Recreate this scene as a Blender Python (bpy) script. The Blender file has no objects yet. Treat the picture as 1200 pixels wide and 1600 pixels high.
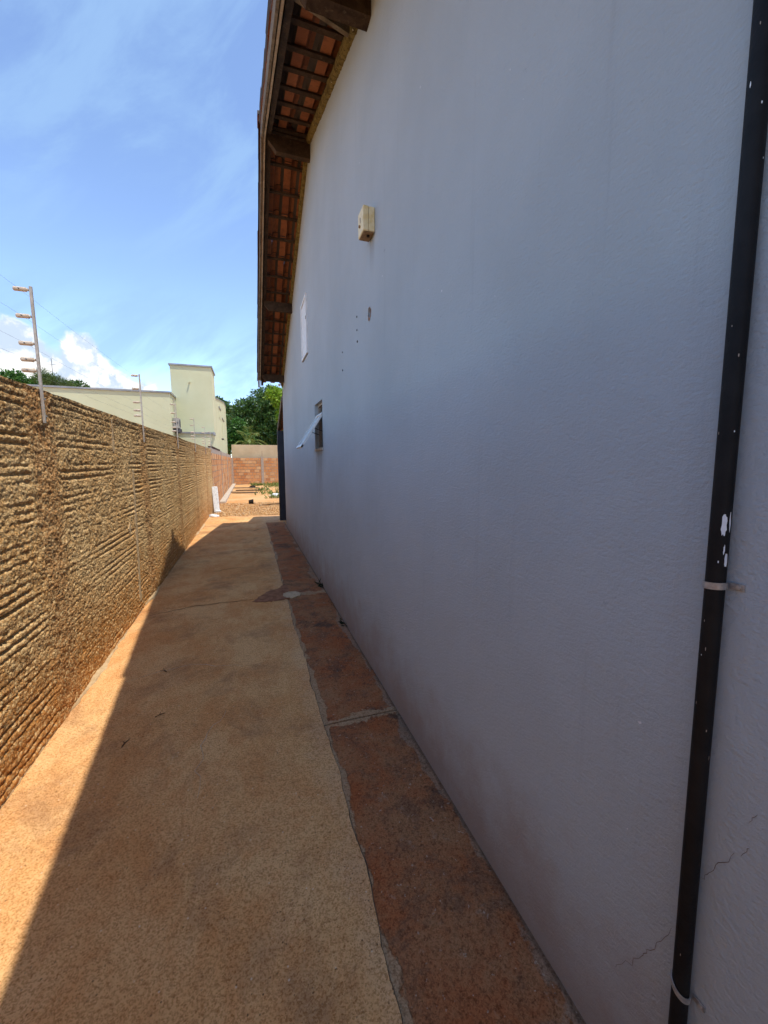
import bpy, math, random
import numpy as np
from mathutils import Matrix, Vector

random.seed(7)
SC = bpy.context.scene
COL = SC.collection
rad = math.radians

# ------------------------------------------------------------------ camera
EYE = 1.6
FPX = 620.0                                    # focal length in pixels of the 1200 x 1600 photograph
PITCH = math.atan(78 / FPX)
YAW = math.atan(212 * math.cos(PITCH) / FPX)
Fw = Vector((math.sin(YAW) * math.cos(PITCH), math.cos(YAW) * math.cos(PITCH), -math.sin(PITCH)))
Rt = Vector((math.cos(YAW), -math.sin(YAW), 0))
Up = Rt.cross(Fw)
cam = bpy.data.cameras.new('camera')
cam.sensor_fit = 'VERTICAL'
cam.sensor_height = 24.0
cam.sensor_width = 18.0
cam.lens = FPX / 1600 * 24.0
cam.clip_start = 0.02
cam.clip_end = 3000
camo = bpy.data.objects.new('camera', cam)
COL.objects.link(camo)
M4 = Matrix((Rt, Up, -Fw)).transposed().to_4x4()
M4.translation = Vector((0, 0, EYE))
camo.matrix_world = M4
SC.camera = camo

# ------------------------------------------------------------------ exposure
SC.view_settings.view_transform = 'Standard'
SC.view_settings.look = 'None'
SC.view_settings.gamma = 1.0
SC.view_settings.exposure = 1.32
SC.view_settings.use_curve_mapping = False
SC.cycles.max_bounces = 5
SC.cycles.diffuse_bounces = 3
SC.cycles.use_adaptive_sampling = True
SC.cycles.adaptive_threshold = 0.02
SC.cycles.use_denoising = True

# ------------------------------------------------------------------ node helpers
def node(nt, t, ins=None, **props):
    n = nt.nodes.new(t)
    for k, v in props.items():
        setattr(n, k, v)
    for k, v in (ins or {}).items():
        s = n.inputs[k]
        if isinstance(v, bpy.types.NodeSocket):
            nt.links.new(v, s)
        else:
            if isinstance(v, (tuple, list)) and len(v) == 3 and s.type == 'RGBA':
                v = (*v, 1)
            s.default_value = v
    return n

def math_(nt, op, a, b=0.0, c=None, clamp=False):
    n = node(nt, 'ShaderNodeMath', {0: a, 1: b}, operation=op, use_clamp=clamp)
    if c is not None:
        if isinstance(c, bpy.types.NodeSocket): nt.links.new(c, n.inputs[2])
        else: n.inputs[2].default_value = c
    return n.outputs[0]

def mix(nt, fac, a, b, blend='MIX'):
    n = nt.nodes.new('ShaderNodeMix'); n.data_type = 'RGBA'; n.blend_type = blend
    for i, v in ((0, fac), (6, a), (7, b)):
        if isinstance(v, bpy.types.NodeSocket): nt.links.new(v, n.inputs[i])
        elif i == 0: n.inputs[0].default_value = v
        else: n.inputs[i].default_value = (*v, 1) if len(v) == 3 else v
    return n.outputs[2]

def ramp(nt, fac, lo, hi):
    """smooth 0..1 step between lo and hi"""
    n = node(nt, 'ShaderNodeMapRange', {0: fac, 1: lo, 2: hi, 3: 0.0, 4: 1.0}, interpolation_type='SMOOTHSTEP')
    return n.outputs[0]

def noise(nt, vec, scale, detail=4.0, rough=0.55, dist=0.0):
    detail = min(detail, 6.0)
    return node(nt, 'ShaderNodeTexNoise', {'Vector': vec, 'Scale': scale, 'Detail': detail, 'Roughness': rough, 'Distortion': dist}).outputs[0]

def scaled(nt, vec, s):
    return node(nt, 'ShaderNodeVectorMath', {0: vec, 1: s}, operation='MULTIPLY').outputs[0]

# ------------------------------------------------------------------ sun and sky
SUN = Vector((1.45, -1.48, 5.17)).normalized()          # towards the sun
world = bpy.data.worlds.new('World')
SC.world = world
world.use_nodes = True
wn = world.node_tree
for n in list(wn.nodes): wn.nodes.remove(n)
sky = node(wn, 'ShaderNodeTexSky', sky_type='NISHITA', sun_disc=False)
sky.sun_elevation = math.asin(SUN.z)
sky.sun_rotation = math.atan2(SUN.x, SUN.y)
sky.altitude = 1500
sky.air_density = 0.8
sky.dust_density = 0.1
sky.ozone_density = 0.5
bg_sky = node(wn, 'ShaderNodeBackground', {0: sky.outputs[0], 1: 0.15})
wdir = node(wn, 'ShaderNodeTexCoord').outputs['Generated']
# thin high cloud veil, streaked, all over the sky
wv = scaled(wn, node(wn, 'ShaderNodeVectorRotate', {0: wdir, 'Axis': (0.25, 1.0, 0.1), 'Angle': 0.6}, rotation_type='AXIS_ANGLE').outputs[0], (1.5, 1.5, 5.5))
cir = noise(wn, wv, 2.3, 6, 0.6, 0.4)
cir = math_(wn, 'MULTIPLY', ramp(wn, cir, 0.42, 0.68), 0.62)
bg_cir = node(wn, 'ShaderNodeBackground', {0: (0.36, 0.58, 0.90), 1: 0.44})
mx1 = node(wn, 'ShaderNodeMixShader', {0: cir, 1: bg_sky.outputs[0], 2: bg_cir.outputs[0]})

def pix_dir(x, y):
    return (Fw + Rt * ((x - 600) / FPX) + Up * ((800 - y) / FPX)).normalized()
warp = node(wn, 'ShaderNodeTexNoise', {'Vector': wdir, 'Scale': 22.0, 'Detail': 7.0, 'Roughness': 0.55})
wofs = node(wn, 'ShaderNodeVectorMath', {0: warp.outputs[1], 1: (0.5, 0.5, 0.5)}, operation='SUBTRACT').outputs[0]
wdw = node(wn, 'ShaderNodeVectorMath', {0: scaled(wn, wofs, (0.06, 0.06, 0.06)), 1: wdir}, operation='ADD').outputs[0]
# cumulus heaps standing over the horizon: bearing in degrees from +Y, elevation, angular radius
heaps = []
for px, py, r in ((22, 535, 0.046), (50, 562, 0.046), (2, 560, 0.05), (124, 552, 0.040), (110, 576, 0.042), (148, 584, 0.040), (180, 604, 0.040), (40, 592, 0.05), (225, 614, 0.035), (-60, 560, 0.08), (-120, 590, 0.09), (362, 655, 0.03)):
    d = pix_dir(px, py); heaps.append((d, r))
dmin = None
for d, r in heaps:
    dd = math_(wn, 'DIVIDE', node(wn, 'ShaderNodeVectorMath', {0: wdw, 1: tuple(d)}, operation='DISTANCE').outputs['Value'], r)
    dmin = dd if dmin is None else math_(wn, 'SMOOTH_MIN', dmin, dd, 0.15)
cmask = ramp(wn, dmin, 1.05, 0.62)
# heaps to the sides and behind, out of view, added for neutral fill light
wxyz = node(wn, 'ShaderNodeSeparateXYZ', {0: wdw}).outputs
band = math_(wn, 'MULTIPLY', ramp(wn, wxyz[2], 0.02, 0.07), ramp(wn, wxyz[2], 0.34, 0.16))
away = node(wn, 'ShaderNodeVectorMath', {0: wdir, 1: tuple(pix_dir(250, 500))}, operation='DOT_PRODUCT').outputs['Value']
heap = ramp(wn, noise(wn, wdw, 3.4, 3, 0.5), 0.50, 0.58)
heap = math_(wn, 'MULTIPLY', math_(wn, 'MULTIPLY', heap, band), ramp(wn, away, 0.80, 0.62))
cmask = math_(wn, 'MAXIMUM', cmask, heap)
cshade = noise(wn, wdw, 26, 5, 0.55)
ccol = mix(wn, ramp(wn, cshade, 0.40, 0.60), (0.55, 0.66, 0.82), (0.99, 0.99, 0.98))
bg_cl = node(wn, 'ShaderNodeBackground', {0: ccol, 1: 0.50})
mx2 = node(wn, 'ShaderNodeMixShader', {0: cmask, 1: mx1.outputs[0], 2: bg_cl.outputs[0]})
wout = node(wn, 'ShaderNodeOutputWorld', {0: mx2.outputs[0]})

sl = bpy.data.lights.new('sun', 'SUN')
sl.energy = 2.0
sl.angle = rad(0.53)
sl.color = (1.0, 0.94, 0.83)
so = bpy.data.objects.new('sun', sl)
so.rotation_euler = SUN.to_track_quat('Z', 'Y').to_euler()
so.location = (4, -4, 14)
COL.objects.link(so)

# ------------------------------------------------------------------ materials
def material(name):
    m = bpy.data.materials.new(name); m.use_nodes = True
    nt = m.node_tree
    b = nt.nodes['Principled BSDF']
    pos = nt.nodes.new('ShaderNodeNewGeometry').outputs['Position']
    return m, nt, b, pos

def finish(nt, b, col, rough=0.85, height=None, dist=0.01, strength=1.0, spec=0.3):
    for k, v in (('Base Color', col), ('Roughness', rough)):
        if isinstance(v, bpy.types.NodeSocket): nt.links.new(v, b.inputs[k])
        else: b.inputs[k].default_value = (*v, 1) if k == 'Base Color' else v
    b.inputs['Specular IOR Level'].default_value = spec
    if height is not None:
        bp = node(nt, 'ShaderNodeBump', {'Height': height, 'Distance': dist, 'Strength': strength})
        nt.links.new(bp.outputs[0], b.inputs['Normal'])

def sepxyz(nt, pos):
    return node(nt, 'ShaderNodeSeparateXYZ', {0: pos}).outputs

def simple(name, c1, c2, scale=8, rough=0.8, bump=0.0, bscale=60, spec=0.18, metal=0.0):
    m, nt, b, pos = material(name)
    c = mix(nt, ramp(nt, noise(nt, pos, scale, 5, 0.6), 0.3, 0.7), c1, c2)
    finish(nt, b, c, rough, noise(nt, pos, bscale, 4, 0.6) if bump else None, bump, 1.0, spec)
    b.inputs['Metallic'].default_value = metal
    return m

MAT = {}
def mat_house():
    m, nt, b, pos = material('blue_grey_stucco_paint')
    xyz = sepxyz(nt, pos); z = xyz[2]
    big = noise(nt, pos, 0.7, 4, 0.6)
    c = mix(nt, ramp(nt, big, 0.3, 0.7), (0.345, 0.39, 0.425), (0.395, 0.445, 0.485))
    roller = noise(nt, scaled(nt, pos, (1, 3.0, 0.5)), 2.4, 4, 0.6)
    c = mix(nt, math_(nt, 'MULTIPLY', ramp(nt, roller, 0.45, 0.75), 0.12), c, (0.41, 0.465, 0.52))
    # rain streaks run down, soil splash along the foot
    streak = noise(nt, scaled(nt, pos, (1, 9.0, 0.35)), 2.0, 5, 0.65)
    c = mix(nt, math_(nt, 'MULTIPLY', ramp(nt, streak, 0.56, 0.78), 0.18), c, (0.22, 0.235, 0.265))
    foot = math_(nt, 'ADD', z, math_(nt, 'MULTIPLY', noise(nt, pos, 3.5, 5, 0.65), -0.9))
    c = mix(nt, math_(nt, 'MULTIPLY', ramp(nt, foot, 0.10, -0.50), 0.70), c, (0.27, 0.205, 0.165))
    yy_ = xyz[1]
    run = math_(nt, 'MULTIPLY', ramp(nt, math_(nt, 'ABSOLUTE', math_(nt, 'SUBTRACT', yy_, 5.1)), 0.34, 0.20), math_(nt, 'MULTIPLY', ramp(nt, z, 1.77, 1.74), ramp(nt, z, 0.7, 1.7)))
    c = mix(nt, math_(nt, 'MULTIPLY', math_(nt, 'MULTIPLY', run, ramp(nt, streak, 0.40, 0.62)), 0.6), c, (0.20, 0.20, 0.22))
    run = math_(nt, 'MULTIPLY', ramp(nt, math_(nt, 'ABSOLUTE', math_(nt, 'SUBTRACT', yy_, 2.79)), 0.075, 0.03), math_(nt, 'MULTIPLY', ramp(nt, z, 3.13, 3.11), ramp(nt, z, 2.85, 3.1)))
    c = mix(nt, math_(nt, 'MULTIPLY', run, 0.35), c, (0.20, 0.19, 0.19))
    scuff = noise(nt, scaled(nt, pos, (1, 1.0, 1.6)), 7.0, 6, 0.75)
    c = mix(nt, math_(nt, 'MULTIPLY', ramp(nt, scuff, 0.66, 0.74), 0.35), c, (0.13, 0.13, 0.15))
    chip = noise(nt, pos, 34, 2, 0.5)
    c = mix(nt, ramp(nt, chip, 0.785, 0.80), c, (0.62, 0.63, 0.66))
    # trowelled sand plaster
    g1 = noise(nt, scaled(nt, pos, (1, 1.0, 1.8)), 62, 5, 0.62)
    g2 = noise(nt, pos, 190, 3, 0.6)
    g3 = noise(nt, pos, 5, 3, 0.5)
    h = math_(nt, 'ADD', math_(nt, 'MULTIPLY', g1, 0.9), math_(nt, 'ADD', math_(nt, 'MULTIPLY', g2, 0.4), math_(nt, 'MULTIPLY', g3, 2.2)))
    finish(nt, b, c, 0.75, h, 0.0040, 1.0, 0.2)
    return m
MAT['house'] = mat_house()

def speckle(nt, pos, scale):
    """a random grey for each sand grain, 0..1"""
    v = node(nt, 'ShaderNodeTexVoronoi', {'Vector': pos, 'Scale': scale, 'Randomness': 1.0})
    return node(nt, 'ShaderNodeSeparateColor', {0: v.outputs['Color']}).outputs[0], v.outputs['Distance']

def mat_concrete():
    m, nt, b, pos = material('trowelled_brown_concrete')
    n1 = noise(nt, pos, 0.9, 4, 0.62, 0.4)
    c = mix(nt, ramp(nt, n1, 0.34, 0.66), (0.73, 0.395, 0.160), (0.80, 0.50, 0.235))
    n2 = noise(nt, scaled(nt, pos, (1.0, 0.6, 1)), 2.6, 6, 0.78, 0.3)
    c = mix(nt, math_(nt, 'MULTIPLY', ramp(nt, n2, 0.40, 0.66), 0.65), c, (0.64, 0.275, 0.090))
    n3 = noise(nt, pos, 1.25, 6, 0.72, 0.3)
    c = mix(nt, math_(nt, 'MULTIPLY', ramp(nt, n3, 0.49, 0.66), 0.7), c, (0.40, 0.215, 0.105))
    n6 = noise(nt, pos, 6.5, 4, 0.72, 0.6)
    c = mix(nt, math_(nt, 'MULTIPLY', ramp(nt, n6, 0.52, 0.68), 0.35), c, (0.80, 0.49, 0.24))
    n7 = noise(nt, pos, 17, 6, 0.78)
    c = mix(nt, math_(nt, 'MULTIPLY', ramp(nt, n7, 0.55, 0.70), 0.5), c, (0.46, 0.24, 0.10))
    x_ = sepxyz(nt, pos)[0]
    marg = math_(nt, 'ADD', x_, math_(nt, 'MULTIPLY', math_(nt, 'SUBTRACT', n6, 0.5), 0.5))
    c = mix(nt, math_(nt, 'MULTIPLY', ramp(nt, marg, 0.20, 0.42), 0.40), c, (0.74, 0.50, 0.30))
    g, gd = speckle(nt, pos, 210)
    c = mix(nt, ramp(nt, g, 0.0, 0.6), mix(nt, 1.0, c, (0.70, 0.62, 0.52), 'MULTIPLY'), c)
    n8 = noise(nt, pos, 85, 5, 0.8)
    c = mix(nt, ramp(nt, n8, 0.50, 0.34), c, mix(nt, 1.0, c, (0.66, 0.56, 0.46), 'MULTIPLY'))
    c = mix(nt, math_(nt, 'MULTIPLY', ramp(nt, n8, 0.62, 0.70), 0.55), c, (0.88, 0.62, 0.36))
    g3, gd3 = speckle(nt, pos, 90)
    pit = math_(nt, 'MULTIPLY', math_(nt, 'MULTIPLY', ramp(nt, g3, 0.10, 0.07), ramp(nt, gd3, 0.34, 0.16)), ramp(nt, n6, 0.38, 0.58))
    c = mix(nt, math_(nt, 'MULTIPLY', pit, 0.8), c, (0.12, 0.07, 0.035))
    fleck = math_(nt, 'MULTIPLY', ramp(nt, g3, 0.985, 0.99), ramp(nt, gd3, 0.40, 0.2))
    c = mix(nt, math_(nt, 'MULTIPLY', fleck, 0.6), c, (0.80, 0.68, 0.50))
    h = math_(nt, 'ADD', math_(nt, 'MULTIPLY', n8, 0.6), math_(nt, 'ADD', math_(nt, 'MULTIPLY', n6, 1.2), math_(nt, 'MULTIPLY', pit, -0.6)))
    finish(nt, b, c, 0.92, h, 0.005, 0.8, 0.12)
    return m
MAT['concrete'] = mat_concrete()

def mat_redstrip():
    m, nt, b, pos = material('red_oxide_cement')
    xyz = sepxyz(nt, pos); x, y = xyz[0], xyz[1]
    n1 = noise(nt, pos, 2.2, 6, 0.75, 0.3)
    c = mix(nt, ramp(nt, n1, 0.35, 0.65), (0.42, 0.135, 0.048), (0.42, 0.21, 0.098))
    n2 = noise(nt, pos, 4.0, 6, 0.78, 0.3)
    c = mix(nt, math_(nt, 'MULTIPLY', ramp(nt, n2, 0.47, 0.62), 0.8), c, (0.24, 0.125, 0.070))
    n3 = noise(nt, pos, 9, 7, 0.75, 0.5)
    c = mix(nt, math_(nt, 'MULTIPLY', ramp(nt, n3, 0.58, 0.70), 0.55), c, (0.46, 0.33, 0.235))
    n4 = noise(nt, pos, 1.5, 6, 0.8, 0.3)
    c = mix(nt, math_(nt, 'MULTIPLY', ramp(nt, n4, 0.52, 0.64), 0.85), c, (0.10, 0.066, 0.048))
    # cement left along the joint with the slab, across the two joints and by the house foot
    rag = math_(nt, 'SUBTRACT', noise(nt, pos, 7, 7, 0.72, 0.4), 0.5)
    rag2 = math_(nt, 'SUBTRACT', noise(nt, scaled(nt, pos, (1, 0.35, 1)), 3.6, 4, 0.6), 0.5)
    e = math_(nt, 'ADD', math_(nt, 'SUBTRACT', x, 0.392), math_(nt, 'ADD', math_(nt, 'MULTIPLY', rag, -0.07), math_(nt, 'MULTIPLY', rag2, -0.22)))
    cem = ramp(nt, e, 0.008, 0.0)
    for yc, w in ((2.265, 0.035), (4.80, 0.05)):
        dy = math_(nt, 'ABSOLUTE', math_(nt, 'SUBTRACT', math_(nt, 'ADD', y, math_(nt, 'MULTIPLY', rag2, 0.25)), yc))
        e = math_(nt, 'ADD', math_(nt, 'SUBTRACT', dy, w), math_(nt, 'MULTIPLY', rag, -0.22))
        cem = math_(nt, 'MAXIMUM', cem, ramp(nt, e, 0.010, 0.0))
    e = math_(nt, 'ADD', math_(nt, 'SUBTRACT', 0.83, x), math_(nt, 'ADD', math_(nt, 'MULTIPLY', rag, -0.10), math_(nt, 'MULTIPLY', rag2, -0.42)))
    cemh = ramp(nt, e, 0.010, 0.0)
    tone = noise(nt, pos, 22, 5, 0.65)
    c = mix(nt, math_(nt, 'MULTIPLY', cemh, 0.55), c, mix(nt, tone, (0.30, 0.22, 0.15), (0.44, 0.35, 0.26)))
    c = mix(nt, math_(nt, 'MULTIPLY', cem, 0.72), c, mix(nt, tone, (0.44, 0.29, 0.155), (0.68, 0.48, 0.29)))
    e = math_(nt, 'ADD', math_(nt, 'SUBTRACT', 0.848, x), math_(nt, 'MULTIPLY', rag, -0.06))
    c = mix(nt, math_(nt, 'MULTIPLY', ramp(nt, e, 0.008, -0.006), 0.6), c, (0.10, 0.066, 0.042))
    sp = noise(nt, pos, 60, 2, 0.5)
    c = mix(nt, math_(nt, 'MULTIPLY', ramp(nt, sp, 0.69, 0.73), 0.7), c, (0.54, 0.42, 0.32))
    gr, gd = speckle(nt, pos, 220)
    c = mix(nt, ramp(nt, gr, 0.0, 0.8), mix(nt, 1.0, c, (0.70, 0.66, 0.62), 'MULTIPLY'), c)
    n8 = noise(nt, pos, 70, 4, 0.72)
    c = mix(nt, ramp(nt, n8, 0.50, 0.34), c, mix(nt, 1.0, c, (0.58, 0.54, 0.50), 'MULTIPLY'))
    h = math_(nt, 'ADD', math_(nt, 'MULTIPLY', n8, 0.7), math_(nt, 'ADD', math_(nt, 'MULTIPLY', n3, 1.6), math_(nt, 'MULTIPLY', cem, 0.8)))
    finish(nt, b, c, 0.88, h, 0.007, 0.8, 0.15)
    return m
MAT['redstrip'] = mat_redstrip()

def mat_rough():
    m, nt, b, pos = material('rough_slurry_over_hollow_brick')
    xyz = sepxyz(nt, pos); z = xyz[2]
    n1 = noise(nt, pos, 1.6, 5, 0.62, 0.3)
    c = mix(nt, ramp(nt, n1, 0.32, 0.68), (0.71, 0.385, 0.135), (0.82, 0.54, 0.25))
    n0 = noise(nt, pos, 11, 6, 0.7)
    c = mix(nt, math_(nt, 'MULTIPLY', ramp(nt, n0, 0.50, 0.68), 0.55), c, (0.55, 0.275, 0.085))
    n5 = noise(nt, pos, 46, 4, 0.7)
    c = mix(nt, math_(nt, 'MULTIPLY', ramp(nt, n5, 0.46, 0.66), 0.5), c, (0.70, 0.56, 0.34))
    # red soil splashed up from the foot, black algae under the coping
    low = math_(nt, 'ADD', z, math_(nt, 'MULTIPLY', noise(nt, pos, 1.7, 5, 0.65), -1.1))
    c = mix(nt, math_(nt, 'MULTIPLY', ramp(nt, low, 0.25, -0.40), 0.85), c, (0.56, 0.225, 0.05))
    hi = math_(nt, 'ADD', z, math_(nt, 'MULTIPLY', noise(nt, pos, 2.6, 6, 0.7), 0.9))
    c = mix(nt, math_(nt, 'MULTIPLY', ramp(nt, hi, 2.02, 2.75), 0.62), c, (0.17, 0.095, 0.042))
    n6 = noise(nt, pos, 24, 4, 0.75)
    c = mix(nt, math_(nt, 'MULTIPLY', math_(nt, 'MULTIPLY', ramp(nt, n6, 0.52, 0.64), ramp(nt, hi, 1.7, 2.5)), 0.8), c, (0.06, 0.042, 0.028))
    blot = noise(nt, pos, 2.3, 5, 0.7, 0.5)
    c = mix(nt, math_(nt, 'MULTIPLY', ramp(nt, blot, 0.66, 0.76), 0.6), c, (0.17, 0.15, 0.12))
    for py in (2.93, 5.33, 7.73, 10.13, 12.5):         # ruddy concrete posts showing through
        dd = math_(nt, 'ADD', math_(nt, 'ABSOLUTE', math_(nt, 'SUBTRACT', xyz[1], py)), math_(nt, 'MULTIPLY', math_(nt, 'SUBTRACT', n0, 0.5), 0.25))
        c = mix(nt, math_(nt, 'MULTIPLY', ramp(nt, dd, 0.20, 0.10), 0.55), c, (0.44, 0.20, 0.075))
    gr = noise(nt, pos, 85, 4, 0.75)
    g2 = noise(nt, pos, 36, 4, 0.72)
    c = mix(nt, math_(nt, 'MULTIPLY', ramp(nt, gr, 0.52, 0.36), 0.55), c, (0.16, 0.085, 0.035))
    c = mix(nt, math_(nt, 'MULTIPLY', ramp(nt, gr, 0.58, 0.70), 0.6), c, (0.84, 0.70, 0.44))
    c = mix(nt, math_(nt, 'MULTIPLY', ramp(nt, g2, 0.42, 0.30), 0.45), c, (0.20, 0.10, 0.04))
    cg, cd = speckle(nt, node(nt, 'ShaderNodeVectorMath', {0: pos, 1: scaled(nt, node(nt, 'ShaderNodeTexNoise', {'Vector': pos, 'Scale': 40.0, 'Detail': 2.0}).outputs[1], (0.02, 0.02, 0.02))}, operation='ADD').outputs[0], 62)
    c = mix(nt, math_(nt, 'MULTIPLY', ramp(nt, cd, 0.46, 0.72), 0.5), c, (0.24, 0.12, 0.045))
    c = mix(nt, math_(nt, 'MULTIPLY', ramp(nt, cg, 0.55, 0.95), 0.55), c, (0.84, 0.62, 0.32))
    h = math_(nt, 'ADD', math_(nt, 'MULTIPLY', gr, 0.7), math_(nt, 'SUBTRACT', g2, math_(nt, 'MULTIPLY', cd, 0.7)))
    finish(nt, b, c, 0.95, h, 0.010, 1.0, 0.1)
    return m
MAT['rough'] = mat_rough()

MAT['mortar'] = simple('pale_cement_smear', (0.40, 0.33, 0.25), (0.55, 0.47, 0.37), 14, 0.9, 0.006, 90)
MAT['mortar_grey'] = simple('grey_cement', (0.30, 0.25, 0.21), (0.42, 0.36, 0.30), 18, 0.9, 0.006, 90)
MAT['mortar_tan'] = simple('tan_wall_mortar', (0.46, 0.31, 0.165), (0.58, 0.42, 0.24), 18, 0.95, 0.01, 70)
MAT['dark_gap'] = simple('dark_joint', (0.045, 0.032, 0.024), (0.08, 0.055, 0.04), 30, 0.95)
MAT['mortar_pad'] = simple('worn_cement_pad', (0.44, 0.32, 0.19), (0.62, 0.47, 0.30), 24, 0.9, 0.006, 70)
MAT['joint'] = simple('dirt_filled_joint', (0.09, 0.055, 0.035), (0.20, 0.13, 0.085), 40, 0.95, 0.004, 90)
MAT['red_patch'] = simple('dark_red_worn_cement', (0.20, 0.075, 0.034), (0.34, 0.155, 0.075), 16, 0.75, 0.006, 60)
MAT['paint_white'] = simple('white_paint_splash', (0.62, 0.68, 0.75), (0.72, 0.78, 0.84), 60, 0.5)
MAT['pipe'] = simple('black_plastic_pipe', (0.005, 0.005, 0.006), (0.010, 0.010, 0.011), 20, 0.6, 0.001, 120, 0.2)
MAT['zinc'] = simple('zinc_strap', (0.26, 0.25, 0.24), (0.42, 0.40, 0.38), 80, 0.42, 0.001, 150, 0.5, 0.35)
MAT['alu'] = simple('aluminium_post', (0.40, 0.35, 0.29), (0.55, 0.50, 0.44), 25, 0.55, 0, 60, 0.4, 0.2)
MAT['insulator'] = simple('beige_plastic_insulator', (0.50, 0.40, 0.30), (0.64, 0.54, 0.43), 40, 0.5)
MAT['wire'] = simple('steel_wire', (0.16, 0.16, 0.17), (0.25, 0.25, 0.26), 40, 0.5, 0, 60, 0.4, 0.5)
MAT['box'] = simple('yellowed_plastic', (0.66, 0.54, 0.26), (0.78, 0.70, 0.46), 22, 0.5, 0.001, 90, 0.4)
MAT['boxdark'] = simple('dark_brown_plastic', (0.22, 0.14, 0.07), (0.34, 0.23, 0.12), 50, 0.7)
MAT['black'] = simple('dark_hole', (0.012, 0.010, 0.009), (0.03, 0.025, 0.02), 30, 0.9)
MAT['rustbrown'] = simple('broken_brick_edge', (0.20, 0.11, 0.07), (0.30, 0.18, 0.12), 60, 0.95)
MAT['white_metal'] = simple('white_enamel', (0.66, 0.68, 0.68), (0.78, 0.80, 0.80), 12, 0.45, 0.001, 80, 0.4)
MAT['frame_grey'] = simple('weathered_steel_frame', (0.30, 0.26, 0.22), (0.46, 0.42, 0.37), 35, 0.6, 0.001, 80)
MAT['frame_pale'] = simple('pale_inner_panel', (0.30, 0.30, 0.27), (0.42, 0.41, 0.37), 18, 0.4, 0.0, 60, 0.4)
MAT['frame_dark'] = simple('dark_window_frame', (0.055, 0.055, 0.06), (0.10, 0.10, 0.11), 25, 0.6)
MAT['pier'] = simple('dark_slate_paint', (0.032, 0.036, 0.046), (0.048, 0.052, 0.062), 3, 0.7, 0.004, 60)
MAT['cream'] = simple('pale_green_cream_plaster', (0.53, 0.535, 0.345), (0.58, 0.585, 0.39), 0.9, 0.85, 0.006, 40)
MAT['coping'] = simple('grey_metal_coping', (0.22, 0.23, 0.24), (0.33, 0.34, 0.35), 3, 0.5, 0, 60, 0.4, 0.3)
MAT['beige'] = simple('beige_plaster', (0.44, 0.34, 0.22), (0.54, 0.43, 0.29), 0.8, 0.9, 0.006, 30)
MAT['ac'] = simple('ac_casing', (0.30, 0.29, 0.26), (0.40, 0.38, 0.34), 5, 0.5)
MAT['bark'] = simple('bark', (0.07, 0.05, 0.035), (0.15, 0.11, 0.075), 14, 0.95, 0.02, 18)

def mat_wood(name, c1, c2, c3):
    m, nt, b, pos = material(name)
    g = noise(nt, scaled(nt, pos, (1, 1, 1)), 9, 6, 0.7, 0.6)
    c = mix(nt, ramp(nt, g, 0.32, 0.66), c1, c2)
    g2 = noise(nt, pos, 28, 5, 0.7)
    c = mix(nt, math_(nt, 'MULTIPLY', ramp(nt, g2, 0.55, 0.7), 0.6), c, c3)
    finish(nt, b, c, 0.85, g2, 0.006, 0.8, 0.2)
    return m
MAT['wood_dark'] = mat_wood('old_dark_timber', (0.028, 0.017, 0.011), (0.065, 0.040, 0.024), (0.12, 0.085, 0.055))
MAT['wood_grey'] = mat_wood('weathered_grey_timber', (0.10, 0.075, 0.05), (0.21, 0.17, 0.12), (0.05, 0.036, 0.025))
MAT['wood_pale'] = mat_wood('sun_bleached_timber', (0.28, 0.22, 0.16), (0.42, 0.35, 0.27), (0.16, 0.12, 0.08))

def mat_moss():
    m, nt, b, pos = material('mossy_mortar')
    n = noise(nt, pos, 26, 6, 0.7)
    c = mix(nt, ramp(nt, n, 0.35, 0.6), (0.075, 0.053, 0.018), (0.18, 0.138, 0.05))
    c = mix(nt, ramp(nt, noise(nt, pos, 55, 3, 0.6), 0.66, 0.72), c, (0.50, 0.44, 0.30))
    finish(nt, b, c, 0.95, n, 0.012, 1.0, 0.1)
    return m
MAT['moss'] = mat_moss()

def island_mat(name, cols, rough=0.9, noise_scale=25, bump=0.004, transl=0.0, spec=0.2):
    """colour picked for each loose piece, with grain"""
    m, nt, b, pos = material(name)
    r = node(nt, 'ShaderNodeNewGeometry').outputs['Random Per Island']
    cr = nt.nodes.new('ShaderNodeValToRGB')
    e = cr.color_ramp.elements
    while len(e) < len(cols): e.new(0.5)
    for i, c in enumerate(cols):
        e[i].position = i / (len(cols) - 1); e[i].color = (*c, 1)
    nt.links.new(r, cr.inputs[0])
    n = noise(nt, pos, noise_scale, 4, 0.6)
    c = mix(nt, math_(nt, 'MULTIPLY', ramp(nt, n, 0.35, 0.7), 0.35), cr.outputs[0], (0.5, 0.5, 0.5), 'MULTIPLY')
    finish(nt, b, c, rough, n if bump else None, bump, 1.0, spec)
    if transl:
        tr = node(nt, 'ShaderNodeBsdfTranslucent', {0: c})
        ms = node(nt, 'ShaderNodeMixShader', {0: transl, 1: b.outputs[0], 2: tr.outputs[0]})
        nt.links.new(ms.outputs[0], nt.nodes['Material Output'].inputs[0])
    return m
MAT['bricks'] = island_mat('hollow_clay_brick', [(0.50, 0.215, 0.085), (0.60, 0.31, 0.14), (0.54, 0.25, 0.10), (0.64, 0.40, 0.21), (0.42, 0.18, 0.075)], 0.9, 14)
MAT['stones'] = island_mat('gravel_stone', [(0.56, 0.30, 0.11), (0.64, 0.40, 0.19), (0.46, 0.22, 0.075), (0.68, 0.50, 0.30)], 0.9, 60, 0)
MAT['mango'] = island_mat('mango_leaf', [(0.03, 0.08, 0.014), (0.06, 0.14, 0.022), (0.10, 0.20, 0.035), (0.045, 0.11, 0.018), (0.16, 0.24, 0.07)], 0.42, 3, 0, 0.18, 0.5)
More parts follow.
